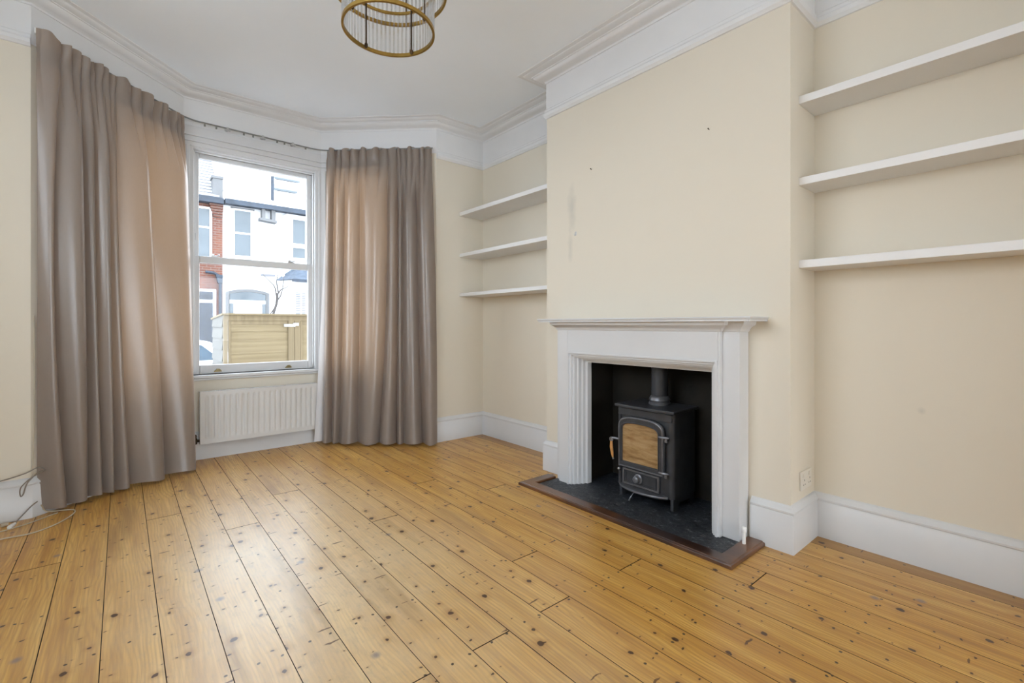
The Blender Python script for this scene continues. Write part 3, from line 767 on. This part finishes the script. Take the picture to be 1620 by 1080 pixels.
for z in (.440, .232):
    m = MB(); m.tube([(SX - .032, 1.553, z), (SX - .036, 1.53, z), (SX - .028, 1.508, z), (SX - .022, 1.494, z)], [.006, .008, .008, .005], 8); m.tube([(SX - .026, 1.512, z - .026), (SX - .026, 1.512, z + .004)], .009, 10)
    m.build('hinge', M['iron_edge'], door, smooth=True)
m = MB(); m.tube([(SX - .03, 1.845, .374), (SX - .036, 1.872, .376), (SX - .04, 1.894, .372)], [.007, .008, .010], 8); m.lathe([(.008, -.012), (.013, -.006), (.013, .008), (.007, .014)], (SX - .04, 1.894, .366), 'z', 12)
hd = m.build('handle', M['iron_edge'], door, smooth=True)
m = MB(); m.tube([(SX - .04, 1.894, .356), (SX - .041, 1.893, .32), (SX - .04, 1.888, .28), (SX - .038, 1.884, .25)], [.008, .0105, .009, .005], 10); g_ = m.build('grip', M['grip'], hd, smooth=True); g_['label'] = 'orange oak grip'
MB().tube([(SX - .038, 1.884, .252), (SX - .037, 1.882, .240)], .0055, 8).build('ferrule', M['iron_edge'], hd, smooth=True)
# ash drawer
m = MB(); m.box(SX - .012, SX + .004, 1.562, 1.826, .098, .200)
dw = m.build('ash_drawer', M['iron'], sv, bevel=.003)
def rect(y0, y1, z0, z1, x): return [(x, y0, z0), (x, y1, z0), (x, y1, z1), (x, y0, z1)]
MB().ring(rect(1.565, 1.823, .101, .197, SX - .012), rect(1.575, 1.813, .111, .187, SX - .012), (-.007, 0, 0)).build('raised_border', M['iron_edge'], dw, bevel=.002)
MB().ring(rect(1.583, 1.805, .119, .179, SX - .012), rect(1.589, 1.799, .125, .173, SX - .012), (-.004, 0, 0)).build('inner_border', M['iron'], dw, bevel=.001)
m = MB(); m.lathe([(.026, 0), (.030, -.005), (.030, -.010), (.022, -.014), (.016, -.012), (.014, -.022), (.020, -.030), (.020, -.038), (.012, -.044), (.004, -.045)], (SX - .012, 1.706, .152), 'x', 24)
m.build('spin_wheel', M['iron_edge'], dw, smooth=True)
m = MB(); loop = []
for k in range(17):
    t = k / 16; loop.append((SX - .012 - .055*math.sin(PI*t)**.7, 1.512 + .340*t, .078))
loop += [(SX + .01, 1.852, .078), (SX + .01, 1.512, .078)]
m.prism(loop, (0, 0, .013)); m.build('ash_lip', M['iron_edge'], sv, bevel=.004)
m = MB(); m.prism([(SX + .004, 1.84, .078), (SX + .004, 1.52, .078), (SX + .004, 1.52, .068), (SX + .004, 1.62, .052), (SX + .004, 1.74, .052), (SX + .004, 1.84, .062)], (.01, 0, 0)); m.build('apron', M['iron'], sv)
MB().lathe([(.003, -.02), (.008, -.016), (.009, -.010), (.006, -.004), (.004, 0)], (SX - .006, 1.852, .182), 'x', 14).build('riddling_knob', M['steel'], sv, smooth=True)
MB().tube([(SX - .01, 1.735, .070), (SX - .035, 1.738, .052), (SX - .05, 1.745, .030), (SX - .052, 1.75, .016)], [.003, .003, .005, .006], 8).build('air_lever', M['iron_edge'], sv, smooth=True)
fx, fy = 2.612, 1.672
m = MB(); m.lathe([(.066, .597), (.067, .606), (.062, .612), (.062, .620), (.065, .624), (.063, .634), (.056, .648), (.0515, .652)], (fx, fy, 0), 'z', 32); m.build('flue_collar', M['iron_edge'], sv, smooth=True)
MB().lathe([(.050, .640), (.050, .879)], (fx, fy, 0), 'z', 32).build('flue_pipe', M['iron'], sv, smooth=True)

# ------------------------------------------------------------------ marks and hooks on the chimney breast
hk = thing('picture_hook', 'small grey picture hook left on the chimney breast above the mantel', 'hook', (2.472, 2.257, 1.74))
MB().box(2.471, XC, 2.250, 2.264, 1.73, 1.757).build('plate', M['steel'], hk, bevel=.001)
MB().tube([(2.470, 2.257, 1.735), (2.462, 2.257, 1.729), (2.456, 2.257, 1.733), (2.455, 2.257, 1.742)], .002, 6).build('hook', M['steel'], hk, smooth=True)
for (y, z, lb) in ((2.112, 2.162, 'tiny dark nail in the chimney breast, left and higher than the hook'), (1.276, 2.168, 'tiny dark nail high in the chimney breast near its right edge')):
    o = MB().tube([(XC, y, z), (XC - .014, y, z + .003)], [.002, .0035], 8).build('nail', M['bronze']); tag(o, lb, 'nail')

# ------------------------------------------------------------------ pendant light
PX, PY = .556, 2.092
PX, PY = 2.164*math.sin(math.radians(39.87 - 14.73)), 2.164*math.cos(math.radians(39.87 - 14.73))
Z1_, Z2_, R1, R2 = 2.416, 2.600, .197, .252
pe = thing('pendant_light', 'brass two tier pendant light hung with clear glass rods', 'ceiling light', (PX, PY, ZC))
def circ(r, z, k=72): return [(PX + r*math.cos(2*PI*i/k), PY + r*math.sin(2*PI*i/k), z) for i in range(k)]
def hoop(r, z, h, w_):
    m = MB(); k = 96
    prof = [(r - w_, z - h/2), (r + w_, z - h/2), (r + w_, z + h/2), (r - w_, z + h/2)]
    vs = [(PX + a*math.cos(2*PI*i/k), PY + a*math.sin(2*PI*i/k), b) for i in range(k) for a, b in prof]
    m.add(vs, [(i*4 + q, i*4 + (q+1) % 4, ((i+1) % k)*4 + (q+1) % 4, ((i+1) % k)*4 + q) for i in range(k) for q in range(4)])
    return m
hoop(R1, Z1_, .015, .005).build('lower_ring', M['brass'], pe, smooth=True, bevel=.002)
hoop(R2, Z2_, .015, .005).build('upper_ring', M['brass'], pe, smooth=True, bevel=.002)
hoop(R1, Z2_ + .02, .012, .004).build('lower_tier_top_ring', M['brass'], pe, smooth=True)
hoop(R2, ZC - .20, .012, .004).build('upper_tier_top_ring', M['brass'], pe, smooth=True)
va = math.atan2(PY, PX)
for da in (-34, 34, 128, -128):
    a = va + math.radians(da); c_, s_ = math.cos(a), math.sin(a); rb = R1 - .010
    m = MB(); m.tube([(PX + rb*c_, PY + rb*s_, Z1_ + .004), (PX + rb*c_, PY + rb*s_, Z2_ + .03)], .0042, 8); m.lathe([(.004, -.016), (.008, -.010), (.008, .002), (.004, .008)], (PX + rb*c_, PY + rb*s_, Z1_ + .010), 'z', 10)
    m.build('support_bar', M['bronze'], pe, smooth=True)
for da in (-20, 100, 220):
    a = va + math.radians(da); c_, s_ = math.cos(a), math.sin(a)
    MB().tube([(PX + (R2-.01)*c_, PY + (R2-.01)*s_, Z2_), (PX + (R2-.01)*c_, PY + (R2-.01)*s_, ZC - .2), (PX + .03*c_, PY + .03*s_, ZC - .06)], .004, 8).build('hanging_arm', M['bronze'], pe, smooth=True)
MB().lathe([(.06, ZC - .03), (.06, ZC - .003), (.055, ZC - .001)], (PX, PY, 0), 'z', 28).build('ceiling_rose', M['brass'], pe, smooth=True)
MB().tube([(PX, PY, ZC - .03), (PX, PY, ZC - .30)], .008, 10).build('stem', M['brass'], pe, smooth=True)
MB().lathe([(.018, ZC - .34), (.022, ZC - .33), (.022, ZC - .30), (.012, ZC - .29)], (PX, PY, 0), 'z', 16).build('lamp_holder', M['brass'], pe, smooth=True)
proto = None
def rod(r, a, z0, z1, key):
    global proto
    x, y = PX + r*math.cos(a), PY + r*math.sin(a)
    if key not in RODS:
        o = MB().tube([(0, 0, 0), (0, 0, z1 - z0)], .0042, 8).build('glass_rod', M['rod'], None, smooth=True); RODS[key] = o
    else:
        o = RODS[key].copy(); COL.objects.link(o)
    o.location = (x, y, z0); attach(o, pe)
RODS = {}
for i in range(62): rod(R1, 2*PI*i/62, Z1_ + .010, Z2_ + .016, 'a')
st = MB()
for i in range(76):
    a = va + 2*PI*(i + .5)/76; dl = (2*PI*(i + .5)/76 + PI) % (2*PI) - PI
    if abs(dl) < PI/2: rod(R2, a, Z2_ + .010, ZC - .205, 'b')
    else: st.tube([(PX + R2*math.cos(a), PY + R2*math.sin(a), Z2_ + .010), (PX + R2*math.cos(a), PY + R2*math.sin(a), ZC - .205)], .0042, 8)
o = st.build('glass_rod_row', M['rod'], pe, smooth=True); o['kind'] = 'stuff'

# ------------------------------------------------------------------ loose cables in the left corner
def cable(name, label, pts, r, mat):
    o = MB().tube(catmull(pts, 10), r, 6).build(name, mat, smooth=True); return tag(o, label, 'cable')
cable('aerial_cable', 'cream cable trailing over the floor below the left curtain and looping back', [(-.62, 3.44, .005), (-.48, 3.50, .005), (-.36, 3.50, .005), (-.27, 3.58, .005), (-.215, 3.70, .005), (-.215, 3.78, .005), (-.27, 3.815, .006), (-.33, 3.80, .02), (-.352, 3.775, .07)], .0035, M['cable'])
cable('telephone_cable', 'thin cream cable lying on the boards along the left skirting', [(-.66, 3.58, .004), (-.50, 3.63, .004), (-.41, 3.675, .004), (-.35, 3.725, .004), (-.31, 3.765, .004), (-.285, 3.785, .004)], .003, M['cable'])
cable('looped_cable', 'grey brown cable looped over the top of the left skirting', [(-.62, 3.772, .232), (-.52, 3.772, .238), (-.42, 3.765, .262), (-.365, 3.775, .285), (-.34, 3.79, .262), (-.39, 3.764, .235), (-.43, 3.758, .19), (-.432, 3.757, .145), (-.422, 3.757, .15), (-.405, 3.760, .21), (-.365, 3.775, .255), (-.335, 3.80, .262)], .0032, M['cable_grey'])
cable('drop_cable', 'thin cable dropping down the wall behind the left curtain edge', [(-.384, 3.814, 1.15), (-.382, 3.815, .8), (-.384, 3.813, .5), (-.386, 3.80, .35), (-.388, 3.785, .26), (-.392, 3.776, .235)], .0025, M['cable'])
pg = thing('cable_connector', 'grey white plug connector on a cable lying by the left skirting', 'connector', (-.48, 3.70, .012))
MB().tube([(-.462, 3.655, .011), (-.452, 3.690, .011), (-.447, 3.706, .011)], [.010, .010, .007], 10).build('barrel', M['plastic'], pg, smooth=True)
MB().tube([(-.500, 3.715, .012), (-.475, 3.725, .012)], [.011, .009], 10).build('plug_body', M['cable'], pg, smooth=True)
MB().tube(catmull([(-.447, 3.706, .011), (-.43, 3.74, .03), (-.39, 3.758, .075), (-.365, 3.768, .095)], 8), .003, 6).build('lead', M['cable_grey'], pg, smooth=True)

# ------------------------------------------------------------------ outside: front garden, street, houses
GZ = -.50
struct(MB().box(-30, 30, 4.6, 9.0, GZ - .2, GZ).build('ground_garden', M['paving']))
struct(MB().box(-30, 30, 9.0, 16.0, GZ - .2, GZ - .02).build('ground_street', M['tarmac']))
struct(MB().box(-30, 30, 16.0, 40, GZ - .2, GZ).build('ground_far_garden', M['paving']))
struct(MB().box(-30, 30, -30, YB - .3, GZ - .2, -.08).build('ground_rear_garden', M['paving']))
struct(MB().box(-30, XL - .3, YB - .3, 4.6, GZ - .2, -.08).build('ground_side_garden', M['paving']))

# bin store
bs = thing('bin_store', 'pale new timber bin store with two doors outside the bay window', 'bin store', (1.9, 6.9, GZ))
bx0, bx1, by0, by1 = .935, 2.75, 6.50, 7.34
m = MB(); m.box(bx0, bx0 + .045, by0 - .02, by0 + .03, GZ, 1.15); m.box(1.725, 1.80, by0 - .02, by0 + .03, GZ, 1.15); m.box(bx1 - .05, bx1, by0 - .02, by0 + .03, GZ, 1.15); m.box(bx0, bx1, by0 - .021, by0 + .03, 1.145, 1.215)
m.build('front_frame', M['fence_v'], bs, bevel=.004)
m = MB(); m.prism([(bx0 - .02, by0 - .05, 1.215), (bx0 - .02, by1 + .03, 1.165), (bx0 - .02, by1 + .03, 1.185), (bx0 - .02, by0 - .05, 1.235)], (bx1 - bx0 + .04, 0, 0)); m.build('lid', M['fence_h'], bs)
m = MB()
for k in range(12):
    z = GZ + .05 + k*.138; ya = by0 + .03
    m.prism([(bx0 - .012, ya, z), (bx0 + .012, ya, z + .0), (bx0 + .012, ya, z + .142), (bx0 + .002, ya, z + .142)], (0, by1 - ya, 0))
m.build('side_cladding', M['fence_grey'], bs)
def bin_door(x0, x1, hasp):
    m = MB(); z0, z1 = GZ + .03, 1.146; st = .05
    for k in range(12):
        a = z0 + (z1 - z0)*k/12; b = z0 + (z1 - z0)*(k+1)/12; m.box(x0 + .01, x1 - .01, by0 - .002 - .006*(k % 2), by0 + .012 - .004*(k % 2), a, b + .008)
    d_ = m.build('door', M['fence_h'], bs)
    m = MB(); m.box(x1 - .075, x1 - .004, by0 - .022, by0 - .004, z0, z1); m.box(x0 + .004, x0 + .03, by0 - .016, by0 - .004, z0, z1); m.box(x0 + .03, x1 - .075, by0 - .012, by0 - .004, z1 - .05, z1); m.build('door_brace', M['fence_v'], d_, bevel=.003)
    if hasp:
        m = MB(); m.box(x1 - .13, x1 + .01, by0 - .032, by0 - .020, 1.070, 1.105); m.box(x1 - .02, x1 + .05, by0 - .036, by0 - .024, 1.080, 1.12); m.build('hasp', M['steel'], d_, bevel=.003)
bin_door(.979, 1.727, True); bin_door(1.798, bx1 - .048, False)

# parked car in the street, seen past the bin store
cr = thing('parked_car', 'white parked car in the street beyond the bin store', 'car', (.2, 11.0, GZ))
cz = GZ - .02
def carside(): return [(-2.05, .32), (-2.08, .62), (-1.98, .82), (-1.35, .93), (-.62, 1.38), (.55, 1.42), (1.25, 1.30), (1.72, .98), (1.95, .90), (2.02, .55), (1.98, .30)]
ox = .0
m = MB(); m.prism([(ox + x, 10.15, cz + z) for x, z in carside()], (0, 1.70, 0)); m.build('body', M['car_paint'], cr, bevel=.06, seg=3)
m = MB(); m.prism([(ox + x, 10.137, cz + z) for x, z in ((-1.15, .95), (-.58, 1.31), (.05, 1.34), (.05, .95))], (0, 1.726, 0)); m.prism([(ox + x, 10.137, cz + z) for x, z in ((.13, .95), (.13, 1.34), (.55, 1.345), (1.12, 1.24), (1.42, .97))], (0, 1.726, 0)); m.build('side_window', M['car_glass'], cr)
for x in (-1.28, 1.28):
    for y in (10.14, 11.68):
        o = MB().lathe([(.0, -.0), (.30, 0), (.32, .03), (.32, .15), (.30, .18), (.0, .18)], (ox + x, y, cz + .32), 'y', 28).build('wheel', M['rubber'], cr, smooth=True)
        MB().lathe([(.0, -.006), (.19, -.006), (.20, .186), (.0, .186)], (ox + x, y, cz + .32), 'y', 20).build('hubcap', M['steel'], o, smooth=True)
m = MB(); m.box(ox - 2.09, ox - 2.0, 10.25, 10.55, cz + .62, cz + .76); m.build('headlight', M['house_glass'], cr)
MB().box(ox - 2.1, ox - 1.97, 10.2, 11.8, cz + .34, cz + .50).build('bumper', M['car_paint'], cr, bevel=.02)
MB().box(ox - .15, ox - .03, 10.125, 10.15, cz + .82, cz + .85).build('door_handle', M['steel'], cr)

FYH = 18.0
def hwin(parent, x0, x1, z0, z1, mat_frame, rails=(.5,), fw=.07, y=FYH, arch_=True, proud=.03):
    m = MB(); m.box(x0 - fw, x0, y - proud, y + .02, z0 - fw, z1 + fw); m.box(x1, x1 + fw, y - proud, y + .02, z0 - fw, z1 + fw); m.box(x0, x1, y - proud, y + .02, z1, z1 + fw); m.box(x0, x1, y - proud, y + .02, z0 - fw, z0)
    for r in rails: zz = z0 + (z1 - z0)*r; m.box(x0, x1, y - .02, y + .02, zz - .03, zz + .03)
    m.box(x0 - fw - .05, x1 + fw + .05, y - .10, y + .01, z0 - fw - .06, z0 - fw)
    f = m.build('window', mat_frame, parent); MB().box(x0, x1, y - .008, y + .0, z0, z1).build('pane', M['house_glass'], f)
    return f
# brick house on the left of the view
bh = thing('brick_house', 'red brick terraced house with tiled roof across the street', 'house', (-1.2, FYH, GZ))
MB().box(-7, 2.566, FYH, FYH + 7, GZ, 5.18).build('wall', M['brick'], bh)
MB().prism([(-7, FYH - .25, 5.18), (2.45, FYH - .25, 5.18), (2.45, FYH + 4, 9.2), (-7, FYH + 4, 9.2)], (0, .05, .12)).build('roof', M['tiles'], bh)
MB().box(-7, 2.56, FYH - .34, FYH + .02, 5.02, 5.20).build('gutter', M['lead'], bh)
m = MB()
for k in range(5): m.box(2.30 - .03*k, 2.562, FYH - .05 - .035*k, FYH + .05, 4.62 + .085*k, 4.70 + .085*k)
m.build('corbel', M['brick'], bh)
hwin(bh, 1.32, 2.20, 3.28, 4.84, M['render'], (.62,))
hwin(bh, -1.4, -.3, 3.28, 4.84, M['render'], (.62,)); hwin(bh, -4.2, -3.0, 3.28, 4.84, M['render'], (.62,)); hwin(bh, -3.4, -1.2, .6, 2.2, M['render'], (.6,))
m = MB(); m.box(1.20, 2.38, FYH - .05, FYH + .02, GZ, 2.24); ds = m.build('door_surround', M['render'], bh)
MB().box(1.34, 2.29, FYH - .06, FYH - .04, GZ, 1.80).build('front_door', M['door_blue'], bh)
MB().box(1.34, 2.29, FYH - .06, FYH - .04, 1.90, 2.16).build('fanlight', M['door_blue'], bh)
m = MB(); m.tube([(2.49, FYH - .09, 2.45), (2.49, FYH - .09, GZ)], .045, 10); m.prism([(2.36, FYH - .16, 2.72), (2.56, FYH - .16, 2.72), (2.54, FYH - .16, 2.45), (2.42, FYH - .16, 2.45)], (0, .14, 0)); m.tube([(2.08, FYH - .09, 2.80), (2.30, FYH - .09, 2.78), (2.44, FYH - .09, 2.70)], .045, 8)
m.build('downpipe', M['lead'], bh, smooth=True)
m = MB(); m.box(2.27, 2.55, FYH - .20, FYH + .20, 5.21, 5.90); m.box(2.24, 2.56, FYH - .23, FYH + .23, 5.84, 5.92); ck = m.build('chimney', M['stone'], bh)
MB().lathe([(.10, 5.92), (.09, 6.06), (.11, 6.08), (.11, 6.12)], (2.41, FYH, 0), 'z', 14).build('chimney_pot', M['pot'], ck, smooth=True)
m = MB(); m.prism([(2.44, FYH + .25, 5.6), (2.56, FYH + .25, 5.6), (2.56, FYH + .25, 5.86), (2.44, FYH + .25, 5.86)], (0, 4.2, 4.1)); m.build('parapet', M['render'], bh)
# white rendered house
wh = thing('white_house', 'white rendered terraced house with arched front door across the street', 'house', (6, FYH, GZ))
MB().box(2.568, 12, FYH, FYH + 7, GZ, 5.20).build('wall', M['render'], wh)
MB().prism([(2.6, FYH - .25, 5.22), (12, FYH - .25, 5.22), (12, FYH + 4, 8.6), (2.6, FYH + 4, 8.6)], (0, .05, .12)).build('roof', M['pale_roof'], wh)
MB().box(2.60, 12, FYH - .32, FYH + .02, 5.06, 5.22).build('gutter', M['lead'], wh)
for x0, x1, yy in ((4.25, 5.05, .55), (4.45, 5.35, 1.35)):
    f = MB(); zz = 5.22 + (yy + .25)*3.38/4.25 + .13
    f.prism([(x0, FYH + yy, zz), (x1, FYH + yy, zz), (x1, FYH + yy + .30, zz + .24), (x0, FYH + yy + .30, zz + .24)], (0, -.02, .06)); f.build('skylight', M['house_glass'], wh)
m = MB(); m.tube([(4.06, FYH - .05, 4.9), (4.06, FYH - .05, 6.28)], .055, 12); m.build('vent_pipe', M['lead'], wh, smooth=True)
hwin(wh, 2.91, 3.39, 3.42, 4.93, M['render'], (.5,), .06)
m = MB(); m.box(2.80, 3.50, FYH - .05, FYH + .01, 4.99, 5.03); m.build('hood_mould', M['stone'], wh)
m = MB(); m.prism([(3.62, FYH - .30, 4.66), (4.15, FYH - .30, 4.62), (4.15, FYH - .30, 4.70), (3.62, FYH - .30, 4.74)], (0, .31, 0)); m.box(3.70, 3.80, FYH - .22, FYH, 4.74, 5.06); m.box(4.0, 4.12, FYH - .22, FYH, 4.70, 5.06); m.build('eaves_bracket', M['stone'], wh)
# front door with fanlight and side lights
m = MB()
def door_arch(x0, x1, zs, zt): return [(x0, FYH - .04, GZ), (x1, FYH - .04, GZ)] + [(x1 + (x0 - x1)*k/12, FYH - .04, zs + (zt - zs)*math.sin(PI*k/12)**.8) for k in range(13)]
m.ring(door_arch(2.66, 3.96, 2.18, 2.30), door_arch(2.76, 3.86, 2.12, 2.21), (0, .05, 0))
m.build('door_frame', M['stone'], wh)
MB().prism([(2.77, FYH - .03, 1.93), (3.85, FYH - .03, 1.93)] + [(3.85 - 1.08*k/10, FYH - .03, 2.12 + .09*math.sin(PI*k/10)) for k in range(11)], (0, .026, 0)).build('fanlight', M['house_glass'], wh)
fd = MB().box(2.93, 3.66, FYH - .05, FYH - .004, GZ, 1.86).build('front_door', M['door_white'], wh)
m = MB(); m.box(3.24, 3.34, FYH - .06, FYH - .05, 1.50, 1.53); m.build('door_knocker', M['steel'], fd)
for x in (2.77, 3.75): MB().box(x, x + .10, FYH - .03, FYH - .004, .7, 1.80).build('side_light', M['house_glass'], wh)
m = MB(); m.box(3.70, 4.16, FYH - .03, FYH, 2.78, 2.85); m.build('house_plaque', M['shutter'], wh)
# bay on the right
m = MB(); bp = [(4.30, FYH), (4.62, FYH - .75), (6.1, FYH - .75), (6.5, FYH)]
m.prism([(x, y, GZ) for x, y in bp], (0, 0, 3.15)); m.build('bay_wall', M['render'], wh)
m = MB(); rp = [(4.18, FYH, 2.66), (4.55, FYH - .88, 2.66), (6.2, FYH - .88, 2.66), (6.62, FYH, 2.66)]; tp_ = [(4.75, FYH, 3.12), (4.9, FYH - .1, 3.12), (5.9, FYH - .1, 3.12), (6.05, FYH, 3.12)]
m.add(rp + tp_, [(0, 1, 5, 4), (1, 2, 6, 5), (2, 3, 7, 6), (4, 5, 6, 7), (3, 2, 1, 0), (0, 4, 7, 3)]); m.build('bay_roof', M['slate_roof'], wh)
m = MB(); m.box(4.52, 6.2, FYH - .92, FYH - .76, 2.58, 2.66); m.build('bay_gutter', M['lead'], wh)
f = MB(); f.box(4.60, 4.98, FYH - .78, FYH - .745, 1.42, 2.28); f.box(5.2, 5.9, FYH - .78, FYH - .745, 1.2, 2.28); f = f.build('shuttered_window', M['render'], wh)
m = MB()
for x0, x1 in ((4.63, 4.78), (4.83, 4.95), (5.25, 5.52), (5.57, 5.85)):
    for k in range(13): m.box(x0, x1, FYH - .79, FYH - .775, 1.46 + k*.06, 1.495 + k*.06)
m.build('shutter', M['shutter'], f)
hwin(wh, 4.74, 5.16, 3.50, 3.86, M['render'], (), .05); hwin(wh, 4.74, 5.16, 4.02, 4.88, M['render'], (), .05)
m = MB(); m.tube([(4.42, FYH - .06, 4.95), (4.42, FYH - .06, GZ)], .04, 8); m.tube([(4.42, FYH - .06, 4.92), (4.52, FYH - .06, 5.02), (5.3, FYH - .06, 5.0)], .04, 8); m.build('downpipe', M['render'], wh, smooth=True)
hwin(wh, 7.4, 8.4, 3.4, 4.9, M['render'], (.5,)); hwin(wh, 9.6, 10.8, 3.4, 4.9, M['render'], (.5,)); hwin(wh, 8.0, 10.0, .6, 2.2, M['render'], (.5,))
# bare tree in the far front garden
bt = thing('bare_tree', 'small leafless tree in front of the white house', 'tree', (3.36, 15.4, GZ))
m = MB(); m.tube(catmull([(3.36, 15.4, GZ), (3.40, 15.4, .6), (3.50, 15.4, 1.35), (3.60, 15.4, 1.75), (3.62, 15.4, 2.05)]), .035, 8); m.build('trunk', M['bark'], bt, smooth=True)
brs = [[(3.60, 15.4, 1.95), (3.52, 15.35, 2.25), (3.35, 15.4, 2.45), (3.2, 15.4, 2.62)], [(3.62, 15.4, 2.0), (3.72, 15.4, 2.15), (3.86, 15.45, 2.22), (3.98, 15.4, 2.32)], [(3.6, 15.4, 1.8), (3.7, 15.35, 1.98), (3.78, 15.4, 2.3), (3.8, 15.4, 2.6)], [(3.55, 15.4, 1.6), (3.42, 15.4, 1.4), (3.33, 15.4, 1.25)], [(3.65, 15.4, 2.05), (3.6, 15.4, 2.4), (3.66, 15.4, 2.7)]]
for b_ in brs:
    p = catmull(b_, 5); k = len(p); MB().tube(p, [.020 - .015*i/k for i in range(k)], 6).build('branch', M['bark'], bt, smooth=True)

# ------------------------------------------------------------------ light
W = bpy.data.worlds.new('World'); SC.world = W; W.use_nodes = True
nt = W.node_tree; bg = nt.nodes['Background']
tc = nd(nt, 'ShaderNodeTexCoord'); sp = nd(nt, 'ShaderNodeSeparateXYZ'); nt.links.new(tc.outputs['Generated'], sp.inputs[0])
nt.links.new(ramp(nt, sp.outputs[2], [(0.0, (.88, .935, 1.0)), (.5, (.80, .89, 1.0)), (1.0, (.74, .86, 1.0))]), bg.inputs['Color'])
bg.inputs['Strength'].default_value = 6.2
def area(name, loc, rot, sx, sy, power, col=(1, 1, 1), portal=False):
    l = bpy.data.lights.new(name, 'AREA'); l.shape = 'RECTANGLE'; l.size = sx; l.size_y = sy; l.energy = power; l.color = col
    o = bpy.data.objects.new(name, l); COL.objects.link(o); o.location = loc; o.rotation_euler = rot
    if portal: l.cycles.is_portal = True
    return o
# added fill light at the unseen garden doors behind the camera
area('added_fill_garden_doors', ((RX0 + RX1)/2, YB - .25, 1.22), (PI/2, 0, 0), 3.0, 2.35, 55, (.74, .85, 1.0))
area('added_fill_side_window', (XL - .25, (LW[0] + LW[1])/2, (LW[2] + LW[3])/2), (PI/2, 0, -PI/2), LW[1] - LW[0] - .1, LW[3] - LW[2] - .1, 11, (.74, .85, 1.0))  # fill light added at the unseen side window
def win_portal(P, Q, s0, s1):
    P, Q = Vector(P), Vector(Q); d = (Q - P).normalized(); out = Vector((-d.y, d.x)); out = -out if out.y < 0 else out
    c = P + d*(s0 + s1)/2 + out*.30
    area('window_portal', (c.x, c.y, sum(WIN_Z)/2), (PI/2, 0, math.atan2(out.y, out.x) + PI/2), s1 - s0, WIN_Z[1] - WIN_Z[0], 1, portal=True)
win_portal(B, C, .04, 1.05); win_portal(A, B, .40, 1.04); win_portal(C, D, .05, .70)

# ------------------------------------------------------------------ camera
cam = bpy.data.cameras.new('Camera'); co = bpy.data.objects.new('Camera', cam); COL.objects.link(co)
cam.sensor_width = 36; cam.lens = 740 / 1620 * 36; cam.shift_y = -27 / 1620
co.location = (0, 0, 1.10); co.rotation_euler = (PI/2, 0, -math.atan(618 / 740)); cam.clip_start = .05
SC.camera = co
SC.view_settings.view_transform = 'Standard'; SC.view_settings.look = 'None'
SC.view_settings.exposure = 0.27; SC.view_settings.gamma = 1.0; SC.view_settings.use_curve_mapping = False
SC.cycles.use_denoising = True
SC.cycles.max_bounces = 12; SC.cycles.diffuse_bounces = 6; SC.cycles.transparent_max_bounces = 24
SC.cycles.sample_clamp_indirect = 8
